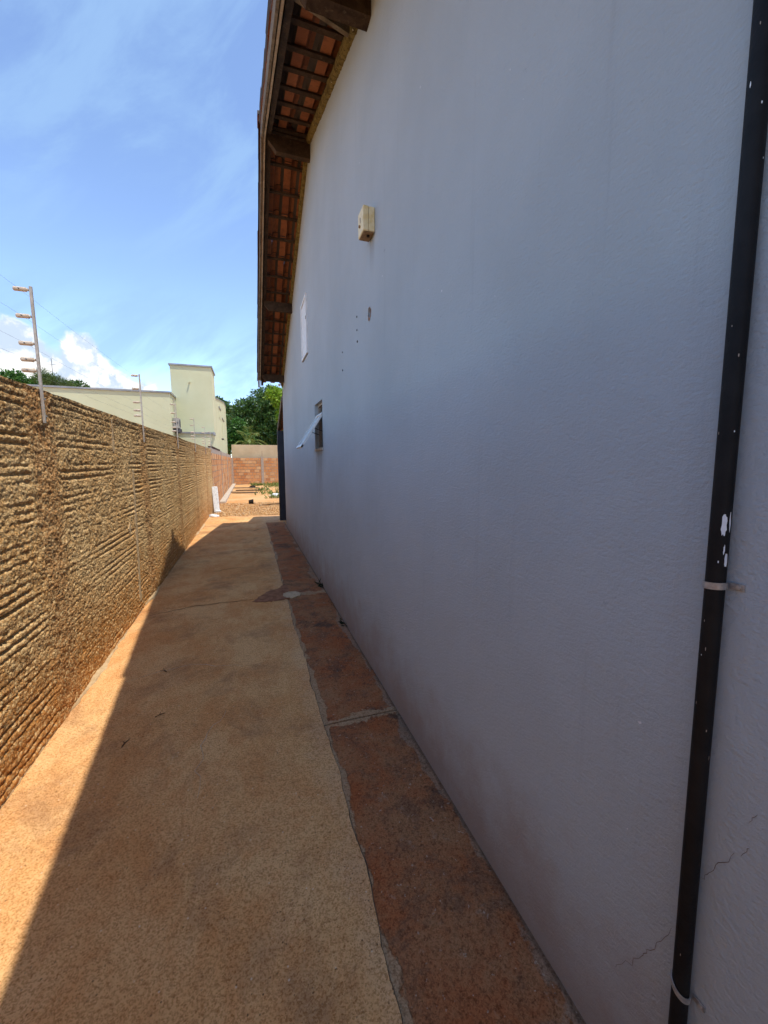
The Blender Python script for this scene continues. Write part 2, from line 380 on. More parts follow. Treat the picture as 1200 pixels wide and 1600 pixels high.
MAT['lime'] = island_mat('lime_leaf', [(0.22, 0.38, 0.02), (0.30, 0.46, 0.03), (0.16, 0.30, 0.02), (0.36, 0.48, 0.05)], 0.5, 3, 0, 0.3, 0.4)
MAT['fresh'] = island_mat('fresh_leaf', [(0.05, 0.15, 0.02), (0.08, 0.20, 0.03), (0.035, 0.10, 0.016)], 0.5, 3, 0, 0.25, 0.4)
MAT['palm'] = island_mat('palm_leaflet', [(0.13, 0.19, 0.03), (0.20, 0.25, 0.05), (0.10, 0.16, 0.03), (0.26, 0.28, 0.08)], 0.5, 3, 0, 0.25, 0.4)
MAT['feather'] = island_mat('feathery_leaf', [(0.08, 0.13, 0.03), (0.12, 0.17, 0.045), (0.06, 0.10, 0.025)], 0.6, 3, 0, 0.25, 0.3)
MAT['weed'] = island_mat('weed_leaf', [(0.10, 0.17, 0.03), (0.16, 0.22, 0.05), (0.22, 0.24, 0.07), (0.07, 0.12, 0.02)], 0.6, 8, 0, 0.2, 0.3)
MAT['darkweed'] = island_mat('dark_weed_leaf', [(0.012, 0.022, 0.008), (0.022, 0.034, 0.012)], 0.6, 8, 0, 0.1, 0.3)

def mat_tile():
    m, nt, b, pos = material('clay_roof_tile')
    oi = node(nt, 'ShaderNodeObjectInfo').outputs['Random']
    c = mix(nt, oi, (0.175, 0.055, 0.023), (0.28, 0.102, 0.042))
    n = noise(nt, pos, 14, 5, 0.65)
    c = mix(nt, math_(nt, 'MULTIPLY', ramp(nt, n, 0.45, 0.68), 0.55), c, (0.10, 0.038, 0.020))
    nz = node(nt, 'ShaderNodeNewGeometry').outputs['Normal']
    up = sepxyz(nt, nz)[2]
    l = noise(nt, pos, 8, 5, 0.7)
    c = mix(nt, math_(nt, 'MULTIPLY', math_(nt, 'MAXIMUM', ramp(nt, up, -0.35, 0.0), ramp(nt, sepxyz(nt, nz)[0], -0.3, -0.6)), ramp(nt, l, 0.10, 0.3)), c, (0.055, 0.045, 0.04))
    finish(nt, b, c, 0.85, noise(nt, pos, 80, 4, 0.6), 0.003, 1.0, 0.2)
    return m
MAT['tile'] = mat_tile()

def mat_ground():
    m, nt, b, pos = material('red_brown_earth')
    n1 = noise(nt, pos, 0.5, 6, 0.65)
    c = mix(nt, ramp(nt, n1, 0.35, 0.65), (0.56, 0.28, 0.105), (0.64, 0.39, 0.19))
    n2 = noise(nt, pos, 3.0, 6, 0.7)
    c = mix(nt, math_(nt, 'MULTIPLY', ramp(nt, n2, 0.55, 0.7), 0.6), c, (0.36, 0.19, 0.085))
    n3 = noise(nt, pos, 14, 5, 0.7)
    c = mix(nt, math_(nt, 'MULTIPLY', ramp(nt, n3, 0.6, 0.68), 0.7), c, (0.68, 0.55, 0.40))
    finish(nt, b, c, 0.95, math_(nt, 'ADD', n2, n3), 0.03, 1.0, 0.1)
    return m
MAT['ground'] = mat_ground()

def mat_whitepost():
    m, nt, b, pos = material('chalky_speckled_white')
    n = noise(nt, pos, 30, 5, 0.7)
    c = mix(nt, ramp(nt, n, 0.5, 0.66), (0.72, 0.73, 0.72), (0.36, 0.38, 0.40))
    finish(nt, b, c, 0.9, n, 0.01, 1.0, 0.2)
    return m
MAT['whitepost'] = mat_whitepost()

# ------------------------------------------------------------------ object helpers
ORG = {}                                         # world place of each thing's base
def link(o, parent=None):
    COL.objects.link(o)
    if parent is not None: o.parent = parent
    return o

def thing(name, label, cat, loc=(0, 0, 0), group=None):
    o = bpy.data.objects.new(name, None); link(o)
    o.location = loc; o.empty_display_size = 0.1
    o['label'] = label; o['category'] = cat
    if group: o['group'] = group
    ORG[o.name] = Vector(loc)
    return o

def tag(o, label=None, cat=None, group=None, kind=None):
    if label: o['label'] = label
    if cat: o['category'] = cat
    if group: o['group'] = group
    if kind: o['kind'] = kind
    return o

class MB:
    def __init__(s): s.v = []; s.f = []
    def add(s, vs, fs):
        k = len(s.v); s.v += [tuple(p) for p in vs]; s.f += [tuple(i + k for i in q) for q in fs]; return s
    def hexa(s, p):                              # 8 corners: bottom ring then top ring
        return s.add(p, [(3, 2, 1, 0), (4, 5, 6, 7), (0, 1, 5, 4), (1, 2, 6, 5), (2, 3, 7, 6), (3, 0, 4, 7)])
    def box(s, x0, x1, y0, y1, z0, z1):
        return s.hexa([(x0, y0, z0), (x1, y0, z0), (x1, y1, z0), (x0, y1, z0), (x0, y0, z1), (x1, y0, z1), (x1, y1, z1), (x0, y1, z1)])
    def bar(s, a, b, w, h, up=(0, 0, 1)):        # rectangular bar from a to b
        a = Vector(a); b = Vector(b); d = (b - a).normalized()
        sd = d.cross(Vector(up)).normalized(); u = sd.cross(d).normalized()
        c = [sd * (-w / 2) + u * (-h / 2), sd * (w / 2) + u * (-h / 2), sd * (w / 2) + u * (h / 2), sd * (-w / 2) + u * (h / 2)]
        return s.hexa([a + q for q in c] + [b + q for q in c])
    def tube(s, pts, r, n=8, cap=True):
        pts = [Vector(p) for p in pts]
        if not isinstance(r, (list, tuple)): r = [r] * len(pts)
        rings = []
        for i, p in enumerate(pts):
            d = (pts[min(i + 1, len(pts) - 1)] - pts[max(i - 1, 0)]).normalized()
            ref = Vector((1, 0, 0)) if abs(d.x) < 0.8 else Vector((0, 1, 0))
            a = d.cross(ref).normalized(); c = d.cross(a)
            rings.append([p + (a * math.cos(2 * math.pi * k / n) + c * math.sin(2 * math.pi * k / n)) * r[i] for k in range(n)])
        vs = [q for R_ in rings for q in R_]
        fs = [(i * n + k, i * n + (k + 1) % n, (i + 1) * n + (k + 1) % n, (i + 1) * n + k) for i in range(len(pts) - 1) for k in range(n)]
        if cap: fs += [tuple(range(n))[::-1], tuple(range((len(pts) - 1) * n, len(pts) * n))]
        return s.add(vs, fs)
    def build(s, name, mat, parent=None, bevel=0.0, smooth=False):
        return mesh(name, s.v, s.f, mat, parent, bevel, smooth)

def mesh(name, v, f, mat, parent=None, bevel=0.0, smooth=False):
    base = Vector((0, 0, 0))
    if parent is not None: base = ORG.get(parent.name, base)
    me = bpy.data.meshes.new(name)
    if isinstance(v, np.ndarray):
        v = v - np.array(base)
        me.from_pydata([], [], [])
        nv = len(v); me.vertices.add(nv); me.vertices.foreach_set('co', v.astype(np.float32).ravel())
        nf, k = f.shape
        me.loops.add(nf * k); me.loops.foreach_set('vertex_index', f.astype(np.int32).ravel())
        me.polygons.add(nf); me.polygons.foreach_set('loop_start', np.arange(0, nf * k, k, dtype=np.int32))
        me.update(calc_edges=True); me.validate()
    else:
        me.from_pydata([tuple(Vector(p) - base) for p in v], [], f)
        me.update()
    if smooth:
        me.polygons.foreach_set('use_smooth', [True] * len(me.polygons))
    me.materials.append(MAT[mat])
    o = bpy.data.objects.new(name, me); link(o, parent)
    ORG[o.name] = base
    if bevel:
        b = o.modifiers.new('bevel', 'BEVEL'); b.width = bevel; b.segments = 2; b.limit_method = 'ANGLE'
    return o

def grid_faces(nu, nv):
    i = np.arange(nu - 1)[:, None]; j = np.arange(nv - 1)[None, :]
    a = i * nv + j
    return np.stack([a, a + 1, a + nv + 1, a + nv], -1).reshape(-1, 4)

def vnoise(u, v, su, sv, seed):
    """smooth value noise on a lattice, 0..1"""
    r = np.random.RandomState(seed); T = r.rand(256, 256)
    x = u * su + 1000.0; y = v * sv + 1000.0
    xi = np.floor(x).astype(int); yi = np.floor(y).astype(int)
    fx = x - xi; fy = y - yi
    fx = fx * fx * (3 - 2 * fx); fy = fy * fy * (3 - 2 * fy)
    g = lambda a, b: T[a % 256, b % 256]
    return (g(xi, yi) * (1 - fx) + g(xi + 1, yi) * fx) * (1 - fy) + (g(xi, yi + 1) * (1 - fx) + g(xi + 1, yi + 1) * fx) * fy

def fbm(u, v, su, sv, seed, octs=4, gain=0.55):
    t = 0; a = 1; s = 0
    for k in range(octs):
        t = t + a * vnoise(u, v, su * 2 ** k, sv * 2 ** k, seed + k); s += a; a *= gain
    return t / s

# ================================================================== SETTING
XL, XR = -1.17, 0.86                              # faces of the boundary wall and of the house
# ---- ground: one sheet to the horizon, finer in the back yard
xs = np.concatenate([[-1200, -300, -80, -25, -8, -3], np.arange(-1.3, 7, 0.1), [9, 15, 30, 90, 300, 1200]])
ys = np.concatenate([[-1200, -300, -60, -15, -4, 4, 10], np.arange(12.2, 31.2, 0.1), [34, 40, 60, 120, 300, 1200]])
U, V = np.meshgrid(xs, ys, indexing='ij')
yard = ((U > -1.35) & (U < 7) & (V > 12.9) & (V < 31)).astype(float)
Hh = -0.045 + yard * (0.075 * (fbm(U, V, 0.6, 0.5, 3, 4) - 0.45) + 0.03 * (fbm(U, V, 3, 3, 9, 3) - 0.5))
o = mesh('ground', np.stack([U, V, Hh], -1).reshape(-1, 3), grid_faces(len(xs), len(ys))[:, ::-1], 'ground', smooth=True)
tag(o, kind='structure')

# ---- walkway of concrete slabs with a red cement strip along the house
walk = bpy.data.objects.new('walkway', None); link(walk); tag(walk, kind='structure'); ORG[walk.name] = Vector((0, 0, 0))

def edge_noise(y, seed, amp):
    y = np.array(y, float)
    return amp * 2 * (fbm(y, y * 0, 2.2, 1, seed, 5, 0.65) - 0.5)

def slab(name, xl, xr, y0, y1, z, mat, step=0.03, thick=0.09, parent=walk):
    """slab between two edge lines xl(y), xr(y)"""
    yy = np.arange(y0, y1 + 1e-6, step); yy[-1] = y1
    n = len(yy); m = 9
    X0, X1 = xl(yy), xr(yy)
    t = np.linspace(0, 1, m)
    X = X0[:, None] * (1 - t) + X1[:, None] * t
    Y = np.repeat(yy[:, None], m, 1)
    Z = z + 0.007 * (fbm(X, Y, 1.1, 0.8, 21, 3) - 0.5)
    Z[:, 0] -= 0.004; Z[:, -1] -= 0.004
    top = np.stack([X, Y, Z], -1).reshape(-1, 3)
    f = [tuple(q[::-1]) for q in grid_faces(n, m)[:, ::-1][:, ::-1].tolist()]
    f = grid_faces(n, m).tolist()
    v = top.tolist()
    ring = [i * m for i in range(n)] + [(n - 1) * m + j for j in range(1, m)] + [i * m + m - 1 for i in range(n - 2, -1, -1)] + [j for j in range(m - 2, 0, -1)]
    k = len(v)
    v += [(v[i][0], v[i][1], z - thick) for i in ring]
    L = len(ring)
    f += [(ring[a], ring[(a + 1) % L], k + (a + 1) % L, k + a) for a in range(L)]
    return mesh(name, v, [tuple(q) for q in f], mat, parent, smooth=False)

eL = lambda y: np.full_like(y, XL + 0.012)
eM = lambda y: 0.372 + edge_noise(y, 31, 0.034)
eS = lambda y: 0.375 + edge_noise(y, 31, 0.034) + np.abs(edge_noise(y, 77, 0.008))
eH = lambda y: np.full_like(y, XR + 0.01)
def cslab(y0, y1, step=0.03): return slab('concrete_slab', eL, eM, y0, y1, 0.0, 'concrete', step)
cslab(-3.0, 4.745); cslab(4.752, 12.52, 0.05)
slab('cement_strip', eS, eH, -3.0, 2.255, -0.008, 'redstrip')
slab('cement_strip', eS, eH, 2.268, 4.775, -0.009, 'redstrip')
slab('cement_strip', eS, eH, 4.785, 10.95, -0.008, 'redstrip', 0.05)
MB().box(0.36, 4.0, 10.96, 12.45, -0.09, -0.006).build('porch_floor', 'concrete', walk)
MB().box(-1.168, 0.858, -2.95, 12.4, -0.10, -0.016).build('joint_bed', 'joint', walk)

def blob_patch(name, pts, z, mat, parent, amp=0.012, seed=1, thick=0.004, sub=5):
    """thin smear with a ragged outline"""
    r = random.Random(seed); out = []
    n = len(pts)
    for i in range(n):
        a = Vector((*pts[i], 0)); b = Vector((*pts[(i + 1) % n], 0))
        for k in range(sub):
            p = a.lerp(b, k / sub)
            out.append((p.x + r.uniform(-amp, amp), p.y + r.uniform(-amp, amp) * 1.6))
    k = len(out)
    v = [(x, y, z + thick) for x, y in out] + [(x, y, z - 0.01) for x, y in out]
    cx = sum(p[0] for p in out) / k; cy = sum(p[1] for p in out) / k
    f = [tuple(range(k))] + [(i, k + i, k + (i + 1) % k, (i + 1) % k) for i in range(k)]
    return mesh(name, v, f, mat, parent)

n_ = 14
blob_patch('cement_pad', [(0.435 + 0.105 * math.cos(a), 4.77 + 0.115 * math.sin(a)) for a in [2 * math.pi * k / n_ for k in range(n_)]], 0.002, 'mortar_pad', walk, 0.007, 6, 0.005, 3)
blob_patch('red_patch', [(-0.015, 4.66), (0.10, 4.615), (0.235, 4.60), (0.33, 4.63), (0.42, 4.66), (0.42, 5.16), (0.36, 5.18), (0.30, 5.06), (0.19, 5.02), (0.10, 4.90), (0.03, 4.75)], 0.001, 'red_patch', walk, 0.010, 8, 0.005, 6)
def ribbon(name, pts, w, mat, parent, z=None, plane='floor', seed=0, lift=0.0015):
    """hairline: a thin ragged ribbon on the floor or on the house wall"""
    r = random.Random(seed); P = []
    for i in range(len(pts) - 1):
        a = Vector((*pts[i], 0)); b = Vector((*pts[i + 1], 0)); n = 6
        for k in range(n): 
            q = a.lerp(b, k / n); j = (b - a).length * 0.05
            P.append(q + Vector((r.uniform(-j, j), r.uniform(-j, j), 0)))
    P.append(Vector((*pts[-1], 0)))
    v = []; f = []
    for i, p in enumerate(P):
        d = (P[min(i + 1, len(P) - 1)] - P[max(0, i - 1)]).normalized(); s = Vector((-d.y, d.x, 0))
        ww = w * (0.4 + 0.6 * math.sin(math.pi * (i + 0.5) / len(P))) * r.uniform(0.6, 1.2)
        for q in (p + s * ww / 2, p - s * ww / 2):
            v.append((q.x, q.y, z + lift) if plane == 'floor' else (XR - lift, q.x, q.y))
    for i in range(len(P) - 1): f.append((2 * i, 2 * i + 1, 2 * i + 3, 2 * i + 2))
    return mesh(name, v, f, mat, parent)
ribbon('crack', [(-1.1, 4.55), (-0.7, 4.70), (-0.35, 4.74), (-0.02, 4.74)], 0.010, 'dark_gap', walk, 0.003, seed=2)
ribbon('crack', [(-0.55, 6.15), (-0.3, 6.3), (-0.1, 6.25)], 0.012, 'dark_gap', walk, 0.003, seed=3)
ribbon('crack', [(-0.9, 3.2), (-0.55, 3.32), (-0.1, 3.15)], 0.004, 'mortar', walk, 0.003, seed=4)
ribbon('crack', [(-0.3, 1.9), (-0.32, 2.3), (-0.2, 2.6)], 0.003, 'mortar', walk, 0.003, seed=5)
ribbon('crack', [(0.05, 9.6), (0.2, 9.9), (0.35, 9.85)], 0.03, 'dark_gap', walk, 0.003, seed=6)

# cement fillet dribbled along the foot of the boundary wall
yy = np.arange(1.4, 14.2, 0.025)
wv_ = 0.002 + 0.075 * np.clip(fbm(yy, yy * 0, 1.3, 1, 91, 5, 0.6) - 0.47, 0, 1) * 2.0
hv_ = 0.002 + 0.05 * np.clip(fbm(yy, yy * 0, 1.8, 1, 95, 5, 0.6) - 0.47, 0, 1) * 2.0
v = []; m = 5
for i, y in enumerate(yy):
    for k in range(m):
        a = math.pi / 2 * k / (m - 1)
        jx = 0.004 * random.uniform(-1, 1)
        v.append((XL - 0.004 + (wv_[i] + 0.012) * math.sin(a) + jx, y, -0.004 + (hv_[i] + 0.010) * math.cos(a) + jx * 0.6))
mesh('cement_fillet', np.array(v), grid_faces(len(yy), m), 'mortar_tan', walk)

# ---- rough boundary wall on the left: a real relief of brick ribs under slurry
bwall = thing('boundary_wall', 'long rough tan wall of ribbed hollow brick under crusty slurry, left of the concrete path', 'wall', (XL - 0.08, 6, 0))
WT = 2.03
yy = np.concatenate([np.arange(1.0, 5.0, 0.0085), np.arange(5.0, 14.32, 0.016)])
zz = np.concatenate([[-0.05], np.arange(0.0, WT + 1e-6, 0.0062)])
Yg, Zg = np.meshgrid(yy, zz, indexing='ij')
r_ = np.random.RandomState(4)
wob = 0.010 * (fbm(Yg, Zg * 0 + np.floor(Zg / 0.212), 0.8, 1, 200, 3) - 0.5) + 0.006 * (fbm(Yg, Zg, 9, 3, 210, 2) - 0.5)
course = 0.212
zc = (Zg + wob + 0.02) / course
ci = np.floor(zc).astype(int); fr = zc - ci
rib = np.zeros_like(Yg)
for g in (0.10, 0.32, 0.54, 0.74):
    br = fbm(Yg + ci * 3.7 + g * 50, Zg * 0 + ci * 1.3 + g * 9, 1.5, 1, 230, 4, 0.6)
    wdt = 0.024 + 0.020 * vnoise(Yg, ci + g * 7, 6, 1, 260)
    dep = np.clip((br - 0.22) * 3.8, 0, 1) * (0.25 if g == 0.74 else 1.0)
    rib += dep * np.exp(-((fr - g - 0.03 * (fbm(Yg, Zg, 14, 4, 280, 2) - 0.5)) / wdt) ** 2)
polesY = [2.93, 5.33, 7.73, 10.13, 12.5, 14.28]
colmask = np.ones_like(Yg)
for py in [0.53] + polesY:
    ww = 0.11 + 0.08 * fbm(Yg * 0, Zg, 1, 1.4, int(py * 10), 3)
    colmask *= np.clip((np.abs(Yg - py) - ww) / 0.05, 0, 1)
patch = np.clip((fbm(Yg, Zg, 0.9, 1.1, 300, 4) - 0.36) * 6, 0.15, 1)         # places where slurry hides the ribs
topblur = np.clip((WT - Zg) / 0.35, 0.55, 1)
lump = fbm(Yg, Zg, 11, 14, 320, 4, 0.62) - 0.5
crust = np.abs(fbm(Yg, Zg, 34, 42, 340, 3, 0.6) - 0.5)
H = 0.012 - 0.021 * rib * colmask * patch * topblur + 0.011 * lump * (1.25 - 0.35 * patch) + 0.024 * (0.18 - crust)
H += 0.010 * (1 - colmask) * (0.4 + lump)
H += np.clip((Zg - (WT - 0.25)) / 0.25, 0, 1) * 0.018 * (fbm(Yg, Zg, 3, 9, 360, 3) - 0.4)
H += r_.normal(size=H.shape) * 0.0013
top_wave = 0.022 * (fbm(Yg, Yg * 0, 1.2, 1, 380, 4) - 0.5)
Zw = Zg + top_wave * np.clip((Zg - 1.5) / 0.5, 0, 1)
V_ = np.stack([XL + H, Yg, Zw], -1).reshape(-1, 3)
F_ = grid_faces(len(yy), len(zz))[:, ::-1]
mesh('rough_face', V_, F_, 'rough', bwall, smooth=False)
# core with an uneven mortar top
v = []; 
for i, y in enumerate(yy[::3]):
    i3 = i * 3; zt = float(Zw[i3, -1]); xf = XL + float(H[i3, -1])
    r1, r2 = random.uniform(-.004, .004), random.uniform(-.006, .006)
    v += [(XL - 0.16, y, -0.05), (XL - 0.16, y, zt - 0.01 + r1), (XL - 0.08, y, zt + 0.012 + r2), (xf - 0.02, y, zt + 0.006 + r1), (xf, y, zt)]
n = len(yy[::3])
f = grid_faces(n, 5).tolist() + [tuple(range(4, -1, -1)), tuple(range((n - 1) * 5, n * 5))]
mesh('wall_top', v, [tuple(q) for q in f], 'rough', bwall)
MB().box(XL - 0.16, XL + 0.01, -4, 0.995, -0.05, WT).build('wall_end', 'rough', bwall)
# pale vertical mortar seam and daubs
def wall_smear(pts, seed, mat='mortar_tan', amp=0.008, th=0.020):
    r = random.Random(seed); out = []
    n = len(pts)
    for i in range(n):
        a = Vector((*pts[i], 0)); b = Vector((*pts[(i + 1) % n], 0)); sub = max(2, int((b - a).length / 0.03))
        for k in range(sub):
            p = a.lerp(b, k / sub); out.append((p.x + r.uniform(-amp, amp), p.y + r.uniform(-amp, amp)))
    k = len(out)
    v = [(XL + th, y, z) for y, z in out] + [(XL - 0.02, y, z) for y, z in out]
    f = [tuple(range(k))] + [(i, k + i, k + (i + 1) % k, (i + 1) % k) for i in range(k)]
    mesh('mortar_daub', v, f, mat, bwall)
wall_smear([(4.78, 1.52), (4.84, 1.52), (4.83, 1.1), (4.80, 0.6), (4.76, 0.13), (4.70, 0.13), (4.73, 0.6), (4.765, 1.1)], 1)
wall_smear([(4.76, 1.72), (4.82, 1.72), (4.83, 1.66), (4.78, 1.65)], 2)
wall_smear([(4.22, 1.98), (4.27, 1.98), (4.25, 1.85), (4.27, 1.74), (4.24, 1.69), (4.19, 1.72), (4.22, 1.84)], 3, amp=0.012)
wall_smear([(4.50, 0.95), (4.56, 1.0), (4.58, 0.93), (4.53, 0.88)], 4, amp=0.012)

# ---- brick wall that carries on behind it, and the wall across the back of the yard
def brickwork(parent, origin, along, length, height, outn, z0=0.0, bw=0.29, bh=0.19, j=0.024, seed=1):
    r = random.Random(seed); mb = MB(); a = Vector(along); nn = Vector(outn); o = Vector(origin)
    rows = int(height / (bh + j)); 
    for k in range(rows):
        s = -(k % 2) * (bw + j) / 2
        while s < length - 0.02:
            s0 = max(0, s); s1 = min(length, s + bw)
            if s1 - s0 > 0.04:
                d = r.uniform(0.004, 0.016); zb = z0 + k * (bh + j) + r.uniform(-.003, .003)
                p0 = o + a * s0; p1 = o + a * s1
                q = [p0 - nn * .02, p1 - nn * .02, p1 + nn * d, p0 + nn * d]
                ring = [Vector((p.x, p.y, zb)) for p in q]
                mb.hexa(ring + [p + Vector((0, 0, bh)) for p in ring])
            s += bw + j
    return tag(mb.build('brickwork', 'bricks', parent), kind='stuff')
lbw = thing('brick_wall', 'orange hollow brick wall carrying on from the rough wall at the left of the yard', 'wall', (-1.17, 23, 0))
MB().box(-1.30, -1.162, 14.36, 31.2, -0.1, 2.08).build('mortar_core', 'mortar_grey', lbw)
brickwork(lbw, (-1.158, 14.40, 0), (0, 1, 0), 16.7, 2.08, (1, 0, 0), seed=3)
for y in (19.4, 24.6, 29.4):
    MB().box(-1.20, -1.128, y, y + 0.14, -0.05, 2.10).build('column', 'mortar_grey', lbw)
MB().box(-1.15, -0.93, 16.9, 30.9, -0.1, 0.05).build('footing', 'mortar', lbw, 0.01)
MB().bar((-1.2, 14.5, 2.12), (-1.2, 19.0, 2.11), 0.10, 0.05).build('coping', 'wood_dark', lbw)

rbw = thing('rear_brick_wall', 'low orange brick wall with grey columns across the back of the yard', 'wall', (2, 31, 0))
MB().box(-1.15, 9.0, 31.0, 31.12, -0.1, 1.93).build('mortar_core', 'mortar_grey', rbw)
brickwork(rbw, (-1.15, 30.99, 0), (1, 0, 0), 10.1, 1.93, (0, -1, 0), seed=5)
for x in (-1.14, 0.98, 3.9, 6.8):
    MB().box(x - 0.09, x + 0.09, 30.955, 31.13, -0.1, 2.02 if x > 0 else 1.9).build('column', 'mortar_grey', rbw)
MB().tube([(0.98, 31.04, 2.0), (0.99, 31.04, 2.42)], 0.012, 6).build('rebar', 'rustbrown', rbw)
pw = thing('plaster_wall', 'smooth beige plastered wall standing above the rear brick wall', 'wall', (3, 31.3, 0))
MB().box(-1.12, 11.0, 31.25, 31.42, -0.1, 2.86).build('plaster_face', 'beige', pw, 0.01)

# ================================================================== HOUSE
house = thing('house', 'shaded blue-grey stucco house wall with gabled clay tile overhang, right of the path', 'house', (2, 5, 0))
YR, ZA = 5.35, 5.42                                # ridge and apex of the gable at the wall face
SN, SF = 0.345, 0.425                              # near and far roof slopes
Y0, Y1 = -3.4, 10.3
XB = 7.5
def wl(y): return ZA - (YR - y) * SN if y < YR else ZA - (y - YR) * SF
WIN = (4.83, 5.40, 1.76, 2.345)                    # window opening y0 y1 z0 z1
HOL = (2.855, 2.655, 0.030)                        # pipe hole
ybr = sorted([Y0, HOL[0] - 0.08, HOL[0] + 0.08, WIN[0], WIN[1], YR, Y1] + list(np.arange(-2.5, 10, 1.25)))
zbr = [-0.1, 1.0, WIN[2], WIN[3], HOL[1] - 0.08, HOL[1] + 0.08]
mb = MB()
for a, b_ in zip(ybr[:-1], ybr[1:]):
    for c, d in zip(zbr[:-1], zbr[1:]):
        ym, zm = (a + b_) / 2, (c + d) / 2
        if WIN[0] < ym < WIN[1] and WIN[2] < zm < WIN[3]: continue
        if abs(ym - HOL[0]) < 0.08 and abs(zm - HOL[1]) < 0.08:
            n = 16; sq = []; ci_ = []
            for k in range(n):
                t = 2 * math.pi * k / n + math.pi / 4
                cx_, cz_ = math.cos(t), math.sin(t); s = 0.08 / max(abs(cx_), abs(cz_))
                sq.append((XR, HOL[0] + cx_ * s, HOL[1] + cz_ * s))
                rr = HOL[2] * random.uniform(0.9, 1.12)
                ci_.append((XR, HOL[0] + cx_ * rr, HOL[1] + cz_ * rr * 1.15))
            back = [(XR + 0.11, p[1], p[2]) for p in ci_]
            mb.add(sq + ci_ + back, [(k, k + n, (k + 1) % n + n, (k + 1) % n) for k in range(n)] + [(k + n, k + 2 * n, (k + 1) % n + 2 * n, (k + 1) % n + n) for k in range(n)])
            continue
        mb.add([(XR, a, c), (XR, a, d), (XR, b_, d), (XR, b_, c)], [(0, 1, 2, 3)])
    mb.add([(XR, a, zbr[-1]), (XR, a, max(wl(a), zbr[-1] - 3)), (XR, b_, wl(b_)), (XR, b_, zbr[-1])], [(0, 1, 2, 3)])
# reveal of the window opening, return walls
w0, w1, z0, z1 = WIN; D = 0.14
mb.add([(XR, w0, z0), (XR, w1, z0), (XR, w1, z1), (XR, w0, z1), (XR + D, w0, z0), (XR + D, w1, z0), (XR + D, w1, z1), (XR + D, w0, z1)], [(0, 1, 5, 4), (1, 2, 6, 5), (2, 3, 7, 6), (3, 0, 4, 7)])
for y in (Y0, Y1):
    mb.add([(XR, y, -0.1), (XB, y, -0.1), (XB, y, wl(y)), (XR, y, wl(y))], [(0, 1, 2, 3)])
mb.add([(XB, Y0, -0.1), (XB, Y1, -0.1), (XB, Y1, wl(Y1)), (XB, YR, ZA), (XB, Y0, wl(Y0))], [(0, 1, 2, 3, 4)])
wallo = mb.build('wall', 'house', house)
MB().box(XR + 0.10, XR + 0.13, HOL[0] - 0.05, HOL[0] + 0.05, HOL[1] - 0.05, HOL[1] + 0.05).build('hole_back', 'black', house)
n = 20; v = []; f = []
for k in range(n):
    t = 2 * math.pi * k / n; a1 = HOL[2] * 0.98; a2 = HOL[2] * random.uniform(1.1, 1.5)
    v += [(XR - 0.002, HOL[0] + math.cos(t) * a1, HOL[1] + math.sin(t) * a1 * 1.15), (XR - 0.0015, HOL[0] + math.cos(t) * a2, HOL[1] - 0.006 + math.sin(t) * a2 * 1.2)]
    f.append((2 * k, 2 * k + 1, (2 * k + 3) % (2 * n), (2 * k + 2) % (2 * n)))
mesh('hole_rim', v, f, 'rustbrown', house)
for k, (y, z, r) in enumerate([(3.20, 2.74, .008), (3.20, 2.64, .006), (3.19, 2.55, .009), (3.72, 2.60, .007), (3.72, 2.44, .008)]):
    MB().tube([(XR - 0.004, y, z), (XR + 0.01, y, z)], r, 7).build('plug_hole', 'black', house)
# hairline cracks low on the wall by the pipe
atw = lambda pts, w, s: ribbon('crack', pts, w, 'joint', house, plane='wall', seed=s)
atw([(0.646, 0.282), (0.583, 0.394), (0.563, 0.449), (0.52, 0.561)], 0.0011, 1)
atw([(0.473, 0.739), (0.455, 0.781), (0.425, 0.851)], 0.0011, 2)
atw([(0.415, 0.855), (0.403, 0.884)], 0.0009, 3)
atw([(0.41, 0.931), (0.398, 0.958)], 0.0008, 4)

# lower window: steel frame and an awning sash propped open
win = MB()
fx0, fx1 = XR + 0.045, XR + 0.085
win.box(fx0, fx1, w0 + .001, w0 + 0.03, z0 + .001, z1 - .001).box(fx0, fx1, w1 - 0.03, w1 - .001, z0 + .001, z1 - .001)
win.box(fx0 - .002, fx1 + .002, w0 + .001, w1 - .001, z0 + .001, z0 + 0.03).box(fx0 - .002, fx1 + .002, w0 + .001, w1 - .001, z1 - 0.03, z1 - .001)
window = win.build('window', 'frame_grey', house)
MB().box(XR - 0.012, XR + 0.05, w0 - .01, w1 + .01, z0 - 0.018, z0 + 0.012).build('sill', 'frame_grey', window, 0.003)
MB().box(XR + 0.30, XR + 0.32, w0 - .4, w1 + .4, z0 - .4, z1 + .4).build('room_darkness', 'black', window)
# sash: turns about a rail a little under the head, foot swung out
hz = z1 - 0.155; ang = rad(33); Ls = 0.50
hx = XR + 0.03
def sp(y, t, d):                                   # t down the sash, d off its plane
    return (hx - math.sin(ang) * t - math.cos(ang) * d, y, hz - math.cos(ang) * t + math.sin(ang) * d)
def sbar(mb, ya, yb, ta, tb, da, db):
    mb.hexa([sp(ya, ta, da), sp(yb, ta, da), sp(yb, tb, da), sp(ya, tb, da), sp(ya, ta, db), sp(yb, ta, db), sp(yb, tb, db), sp(ya, tb, db)])
s = MB(); a, b_ = w0 + 0.034, w1 - 0.034
sbar(s, a, a + .03, 0, Ls, 0, .022); sbar(s, b_ - .03, b_, 0, Ls, 0, .022)
sbar(s, a, b_, 0, .03, -.001, .023); sbar(s, a, b_, Ls - .035, Ls, -.001, .023)
sash = s.build('sash', 'white_metal', window)
s = MB(); sbar(s, a + .02, b_ - .02, .02, Ls - .02, .008, .013)
